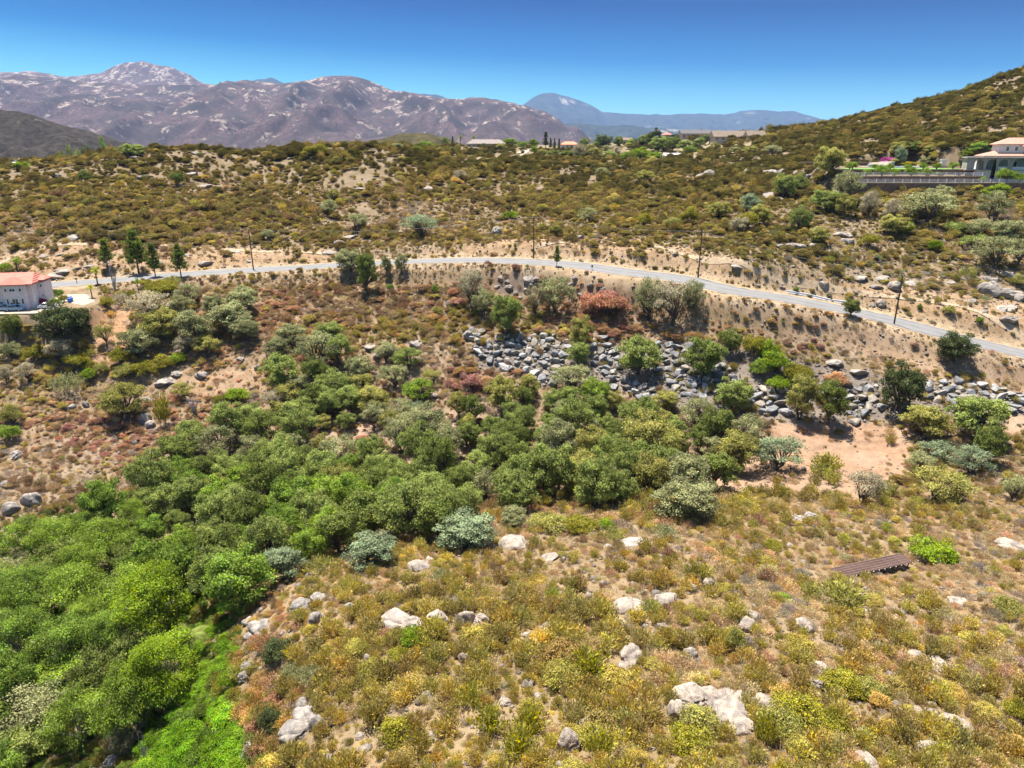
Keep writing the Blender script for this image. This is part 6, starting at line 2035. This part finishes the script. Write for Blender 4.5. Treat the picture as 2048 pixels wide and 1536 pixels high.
def rail_fence(x0, x1, y, z, label):
    root = empty('rail_fence', (x0, y, z)); tag(root, label, 'fence', 'grey rail fences of the terraces')
    n = int((x1 - x0) / 2.9)
    for k in range(n + 1):
        m = MB(); m.box(((x1 - x0) * k / n, 0, .6), (.16, .16, 1.3)); m.build('post', RAIL_GREY, root)
    for hh in (.42, .78, 1.12):
        m = MB(); m.box(((x1 - x0) / 2, -.12, hh), (x1 - x0, .07, .12)); m.build('rail', RAIL_GREY, root)


rail_fence(109, 196, 238.3, WALL_Z + .1, 'long pale grey rail fence on the tall brown retaining wall')
rail_fence(113, 159, 244.1, MID_Z + .1, 'pale grey rail fence along the middle terrace')
LAWN = simple_mat('lawn_green', (.10, .22, .025), 1.0, .2, .8, .3)
m = MB(); m.prism([(118, 251), (160, 251), (158, 263), (150, 266), (128, 266), (118, 262)], POOL_Z + .02, POOL_Z + .06)
tag(m.build('lawn', LAWN), kind='structure')
PL = empty('swimming_pool', (148, 279, POOL_Z)); tag(PL, 'long pale blue swimming pool on the mansion terrace', 'pool')
ell = lambda a, b, n=40: [(a * math.copysign(abs(math.cos(6.2832 * k / n)) ** .6, math.cos(6.2832 * k / n)), b * math.copysign(abs(math.sin(6.2832 * k / n)) ** .6, math.sin(6.2832 * k / n))) for k in range(n)]
m = MB(); m.prism(ell(12.5, 8), .0, .16); m.build('coping', CONC, PL)
WATER = glass_mat('pool_water', (.25, .55, .62))
m = MB(); m.prism(ell(11.2, 6.8), .1, .175); m.build('water', WATER, PL)
OF = empty('outdoor_fireplace', (161.5, 272, POOL_Z)); tag(OF, 'white outdoor fireplace beside the swimming pool', 'fireplace')
m = MB(); m.box((0, 0, .4), (4.5, 1.2, .8)); m.build('base', STONE_GREY, OF)
m = MB(); m.box((0, 0, 1.9), (1.7, 1.2, 1.8)); m.box((0, 0, 2.9), (2.0, 1.5, .2)); m.build('chimney', STUCCO_WHITE, OF)
land(1855, 334, 'the swimming pool'); land(1870, 380, 'the brown retaining wall')

GB = [(1749, 339, 12), (1779, 341, 13), (1815, 340, 12), (1844, 341, 14), (1873, 341, 14), (1905, 341, 16), (1934, 342, 12), (1733, 351, 15), (1762, 349, 22), (1788, 352, 16), (1821, 351, 20), (1852, 353, 17), (1875, 352, 10), (1965, 365, 12), (2012, 366, 30), (2040, 360, 20), (1697, 344, 14), (1705, 334, 18)]
for n_, (px_, py_, wd) in enumerate(GB):
    lev = POOL_Z if py_ < 345 else MID_Z if py_ < 356 else WALL_Z
    yy = 251.2 if py_ < 345 else 245.3 if py_ < 356 else 239.8
    a_, b_ = ray(px_, py_)
    d_ = wd * 300 / F
    plant_shrub((float(a_) * yy, yy, lev if px_ > 1710 else float(hgt(float(a_) * yy, yy))), d_ / 2, d_ * .75, 'bush', n_ % 5, np.array(TC['lg' if n_ % 3 else 'yg']) * 1.05, 'bright green', noun='garden shrub', group='green shrubs of the terraces', name='garden_shrub')
for n_ in range(15):
    px_ = 1782 + n_ * 11.5
    a_, b_ = ray(px_, 316); yy = 297.5 + (n_ % 3) * 1.0
    plant_shrub((float(a_) * yy, yy, POOL_Z), 1.5, 1.7, 'bush', n_ % 5, (.40, .34, .03), 'mustard yellow', noun='hedge shrub', group='yellow hedge behind the pool', name='hedge_shrub')
for px_, wd, h_, k in [(1800, 22, 36, 'bl'), (1853, 20, 18, 'gg'), (1795, 26, 14, 'ol')]:
    a_, b_ = ray(px_, 318); P = (float(a_) * 292, 292, POOL_Z)
    plant_tree(P, wd * 300 / F, h_ * 300 / F, 'oak', TC[k], LOOK[k], 'garden trees of the terraces')
a_, b_ = ray(1980, 372)
plant_tree((float(a_) * 239.3, 239.3, WALL_Z), 1.1, 7.4, 'cypress', (.03, .035, .02), 'dark', None, 'narrow dark cypress in front of the white mansion basement')

# ---- the village on the ridge
def ridge_house(px_, py_, wpx, hpx, depth, wallm, roofm, kind, rise, label, nwin=4, dist=None, door=True, rz=0.0, arches=0):
    P = at(px_, py_)
    if P[1] > 700:
        a_, b_ = ray(px_, py_); P = np.array([float(a_) * 635, 635.0, CAMZ + float(b_) * 635])
    if dist and P[1] < dist * .8:
        a_, b_ = ray(px_, py_); P = np.array([float(a_) * dist, dist, CAMZ + float(b_) * dist])
    D = float(pix(P)[2])
    wd, hh = wpx * D / F, hpx * D / F
    root = empty('house', (P[0], P[1], P[2] - .4), rz); tag(root, label, 'house', 'houses of the village on the ridge')
    m = MB(); m.box((0, depth / 2, hh / 2 - 2.5), (wd, depth, hh + 5)); m.build('wall', wallm, root)
    r = MB()
    if kind == 'hip':
        hip_roof(r, -wd / 2, wd / 2, 0, depth, hh + .1, rise, .7, depth * .42)
    else:
        hip_roof(r, -wd / 2, wd / 2, 0, depth, hh + .1, rise, .7, 0.02)
    ro = r.build('roof', roofm, root)
    c = MB(); c.box((wd * .22, depth * .55, hh + rise), (1.2, 1.2, 2.0)); c.build('chimney', wallm, ro)
    for k in range(nwin):
        window(root, -wd / 2 + wd * (k + .5) / nwin, hh * .52, min(2.2, wd / nwin * .55), hh * .42, -.01, (2, 1), arch=bool(arches and k in (1, 2)))
    if door:
        m = MB(); m.box((wd / nwin * .02, -.05, 1.1), (1.0, .12, 2.2)); m.build('door', DARK_STEEL, root)
    return root


ridge_house(972, 295, 76, 8, 12, STUCCO_TAN, ROOF_GREY, 'hip', 3.4, 'long low house with grey roof between palms on the ridge', 8)
ridge_house(1139, 301, 34, 12, 10, STUCCO_WHITE, TILE_RED, 'hip', 2.6, 'white arched house with red roof in the ridge village', 4, arches=1)
ridge_house(1293, 292, 20, 8, 9, STUCCO_TAN, TILE_SALMON, 'hip', 2.6, 'small salmon roofed house beside big green trees', 3)
ridge_house(1255, 289, 18, 9, 9, STUCCO_TAN, ROOF_BROWN, 'gable', 2.2, 'small tan house behind the salmon roofed one', 3)
ridge_house(1392, 276, 58, 9, 12, STUCCO_TAN, ROOF_DARK, 'gable', 3.4, 'dark roofed house left of the long brown roofed one', 6)
ridge_house(1470, 281, 84, 8, 14, STUCCO_TAN, ROOF_BROWN, 'gable', 4.4, 'long brown gabled house at the foot of right hill', 7)
ridge_house(1513, 279, 34, 8, 10, STUCCO_TAN, ROOF_BROWN, 'gable', 3.6, 'brown roofed wing at the right end of the village', 3)
ridge_house(1335, 278, 16, 9, 8, STUCCO_TAN, TILE_SALMON, 'hip', 1.8, 'tiny pinkish house high behind the trees', 2)
ridge_house(1350, 315, 38, 5, 9, STUCCO_WHITE, STUCCO_WHITE, 'gable', 1.4, 'low building with white roof in front of the village', 4)
ridge_house(549, 300, 26, 4, 8, STUCCO_WHITE, STUCCO_TAN, 'gable', 1.4, 'small pale roof peeping over the left ridge', 3, dist=430)
ridge_house(10, 333, 46, 5, 8, STUCCO_WHITE, STUCCO_WHITE, 'gable', 1.2, 'pale flat building at the far left ridge end', 4, dist=350)
for pts_, nm in (([(1028, 319), (1036, 311), (1048, 304), (1060, 298)], 3.4), ([(1064, 318), (1072, 311), (1082, 305), (1092, 301)], 2.4)):
    draped(pts_, nm, 'path', CONC, .2)
land(972, 290, 'the long grey roofed house'); land(1139, 293, 'the white arched house'); land(1470, 272, 'the long brown gabled house'); land(1293, 286, 'the salmon roofed house')
VT = [(868, 293, 22, 14, 'oak', 'yg'), (835, 298, 24, 12, 'oak', 'yg'), (792, 294, 30, 16, 'oak', 'gg'), (905, 302, 14, 16, 'oak', 'd2'), (921, 281, 11, 22, 'palm', 'gn'), (947, 280, 9, 20, 'palm', 'gn'), (890, 282, 14, 18, 'oak', 'gn'), (905, 276, 8, 12, 'pine', 'd2'), (1020, 287, 30, 20, 'oak', 'yg'), (1046, 290, 24, 14, 'oak', 'lg'),
      (1003, 294, 22, 16, 'oak', 'ol'), (1068, 286, 20, 18, 'oak', 'yg'), (1068, 300, 16, 16, 'oak', 'yg'), (1091, 278, 14, 34, 'pine', 'dk'), (1101, 284, 8, 20, 'pine', 'dk'), (1109, 285, 8, 20, 'pine', 'dk'), (1118, 285, 8, 20, 'pine', 'dk'), (1161, 300, 36, 34, 'airy', 'br'), (1168, 282, 22, 16, 'oak', 'gn'), (1205, 278, 36, 20, 'oak', 'dk'),
      (1196, 290, 22, 16, 'oak', 'lg'), (1236, 282, 18, 18, 'oak', 'gn'), (1232, 302, 26, 26, 'airy', 'gr'), (1190, 306, 32, 22, 'oak', 'ol'), (1213, 298, 22, 18, 'airy', 'gg'), (1262, 286, 20, 16, 'oak', 'lg'), (1288, 276, 26, 14, 'oak', 'gn'), (1312, 264, 24, 16, 'oak', 'dk'), (1318, 287, 40, 30, 'oak', 'gn'), (1345, 288, 40, 30, 'oak', 'd2'), (1370, 292, 34, 22, 'oak', 'gn'),
      (1282, 308, 46, 26, 'oak', 'yg'), (1258, 312, 34, 20, 'oak', 'lg'), (1310, 312, 30, 18, 'oak', 'lg'), (1398, 288, 30, 24, 'oak', 'd2'), (1412, 279, 14, 22, 'oak', 'gn'), (1430, 292, 24, 16, 'oak', 'ol'), (1110, 308, 30, 14, 'oak', 'd2'), (1135, 310, 34, 14, 'oak', 'd2'), (1085, 306, 20, 14, 'oak', 'ol'), (1160, 315, 24, 10, 'oak', 'd2'),
      (150, 303, 32, 24, 'oak', 'gn'), (177, 300, 34, 22, 'oak', 'd2'), (207, 295, 26, 28, 'oak', 'lg'), (262, 300, 48, 18, 'oak', 'gn'), (120, 315, 36, 18, 'oak', 'yg'), (44, 331, 30, 14, 'oak', 'yg'), (556, 297, 8, 14, 'palm', 'py'), (1957, 298, 48, 26, 'oak', 'lu'), (1930, 308, 30, 16, 'oak', 'yg'), (1797, 297, 36, 28, 'oak', 'ol'), (1830, 293, 34, 22, 'oak', 'd2'),
      (1860, 300, 30, 18, 'oak', 'ol'), (1470, 300, 24, 14, 'oak', 'gg'), (1545, 300, 40, 22, 'airy', 'gg'), (1500, 300, 30, 16, 'oak', 'ol'), (1940, 170, 22, 14, 'oak', 'dk'), (1240, 280, 14, 14, 'oak', 'gn'), (1330, 283, 26, 14, 'oak', 'gn'), (1350, 276, 24, 16, 'oak', 'dk'), (1300, 272, 22, 16, 'oak', 'd2'), (1258, 292, 22, 10, 'oak', 'ol'), (850, 290, 26, 18, 'oak', 'lg'), (880, 300, 20, 12, 'oak', 'ol'), (1180, 296, 22, 18, 'oak', 'ol'), (1140, 308, 26, 10, 'oak', 'gn'), (1220, 310, 30, 14, 'oak', 'gn'), (1380, 300, 30, 18, 'oak', 'lg')]
for cx, cy, w_p, h_p, typ, k in VT:
    P, d, H = solve_size(cx, cy, w_p, h_p, .55)
    plant_tree(P, d, H, typ, TC[k], LOOK[k], 'trees of the ridge village and gardens')
# ------------------------------------------------------------------ a label of its own for everything not yet described
for p_ in [(1534, 905, 'the sandy clearing'), (820, 520, 'the road bend'), (1190, 710, 'the middle rockslide'), (1000, 705, 'the left rockslide'), (1930, 800, 'the right rock bank'), (1210, 600, 'the rust red bushes'), (300, 1205, 'the rear willow'),
           (330, 1335, 'the front willow'), (249, 801, 'the lone round oak'), (120, 647, 'the broad dark oak'), (386, 801, 'the bleached dead tree'), (930, 1062, 'the broad sage oak'), (1370, 1000, 'the wide oak ending the woods'),
           (1456, 1418, 'the big pale boulder outcrop'), (1250, 1206, 'the long pale boulder'), (800, 1236, 'the cracked boulder group'), (1260, 1305, 'the block shaped boulder'), (1138, 1468, 'the tall boulder'), (1866, 1100, 'the lime green bush'), (588, 1450, 'the striped boulder'),
           (1915, 694, 'the lone roadside oak'), (1345, 604, 'the half bare oak'), (1553, 904, 'the pale sage oak'), (840, 450, 'the big sage shrub oak'), (1855, 410, 'the wide oak'), (270, 502, 'the tallest roadside pine'), (1555, 345, 'the terrace boulders'),
           (2014, 568, 'the right edge outcrop'), (1690, 468, 'the rock ledges'), (120, 520, 'the rocky cut bank at left'), (635, 700, 'the grey green oak'), (519, 1250, 'the vine side boulders'), (1886, 1328, 'the lower right boulders'), (700, 1000, 'the middle of the woods'),
           (100, 1180, 'the lower left trees'), (40, 1000, 'the left edge boulders'), (994, 459, 'the egg shaped boulder'), (450, 640, 'the grey oak grove'), (1880, 965, 'the right oak clump'), (1278, 712, 'the rockslide oak'), (1703, 614, 'the small roadside oak'),
           (300, 735, 'the low yellow shrubs'), (1613, 1244, 'the twisted pale boulder'), (1690, 1365, 'the big olive bush'), (1050, 1475, 'the bottom centre shrubs'), (440, 900, 'the upper left of the woods'), (1100, 880, 'the upper edge of the woods')]:
    land(*p_)
LP = np.array([(a, b) for a, b, _ in LAND], float)
ORD = ['nearest', 'second', 'third', 'fourth', 'fifth', 'sixth', 'seventh', 'eighth', 'ninth', 'tenth', 'eleventh', 'twelfth', 'thirteenth', 'fourteenth', 'fifteenth', 'sixteenth', 'seventeenth', 'eighteenth', 'nineteenth', 'twentieth']
used = {}
for r_ in REG:
    d2 = ((LP - (r_['px'], r_['py'])) ** 2 * (1, 1.6)).sum(1)
    r_['cand'] = np.argsort(d2)[:5]
groups_ = {}
for r_ in REG:
    # the closest landmark at least a little way off
    for k in r_['cand']:
        dx, dy = r_['px'] - LP[k][0], r_['py'] - LP[k][1]
        if math.hypot(dx, dy) > max(8, r_['size'] * .3):
            break
    if abs(dx) > abs(dy) * 1.15:
        side = 'left of' if dx < 0 else 'right of'
    else:
        side = 'behind' if dy < 0 else 'in front of'
    r_['key'] = (r_['look'], r_['noun'], side, int(k)); r_['dist'] = math.hypot(dx, dy)
    groups_.setdefault(r_['key'], []).append(r_)
for key, rs in groups_.items():
    rs.sort(key=lambda q: q['dist'])
    look, noun, side, k = key
    for n_, q in enumerate(rs):
        nm_ = (look + ' ' + noun).strip()
        if len(rs) == 1:
            lab = f'{nm_}, {side} {LAND[k][2]}'
        elif n_ == 0:
            lab = f'{nm_}, nearest {side} {LAND[k][2]}'
        else:
            lab = f'{nm_}, {ORD[min(n_, 19)]} nearest {side} {LAND[k][2]}'
        q['o']['label'] = lab
print('labels', len(REG), 'max in one place', max(len(v) for v in groups_.values()))
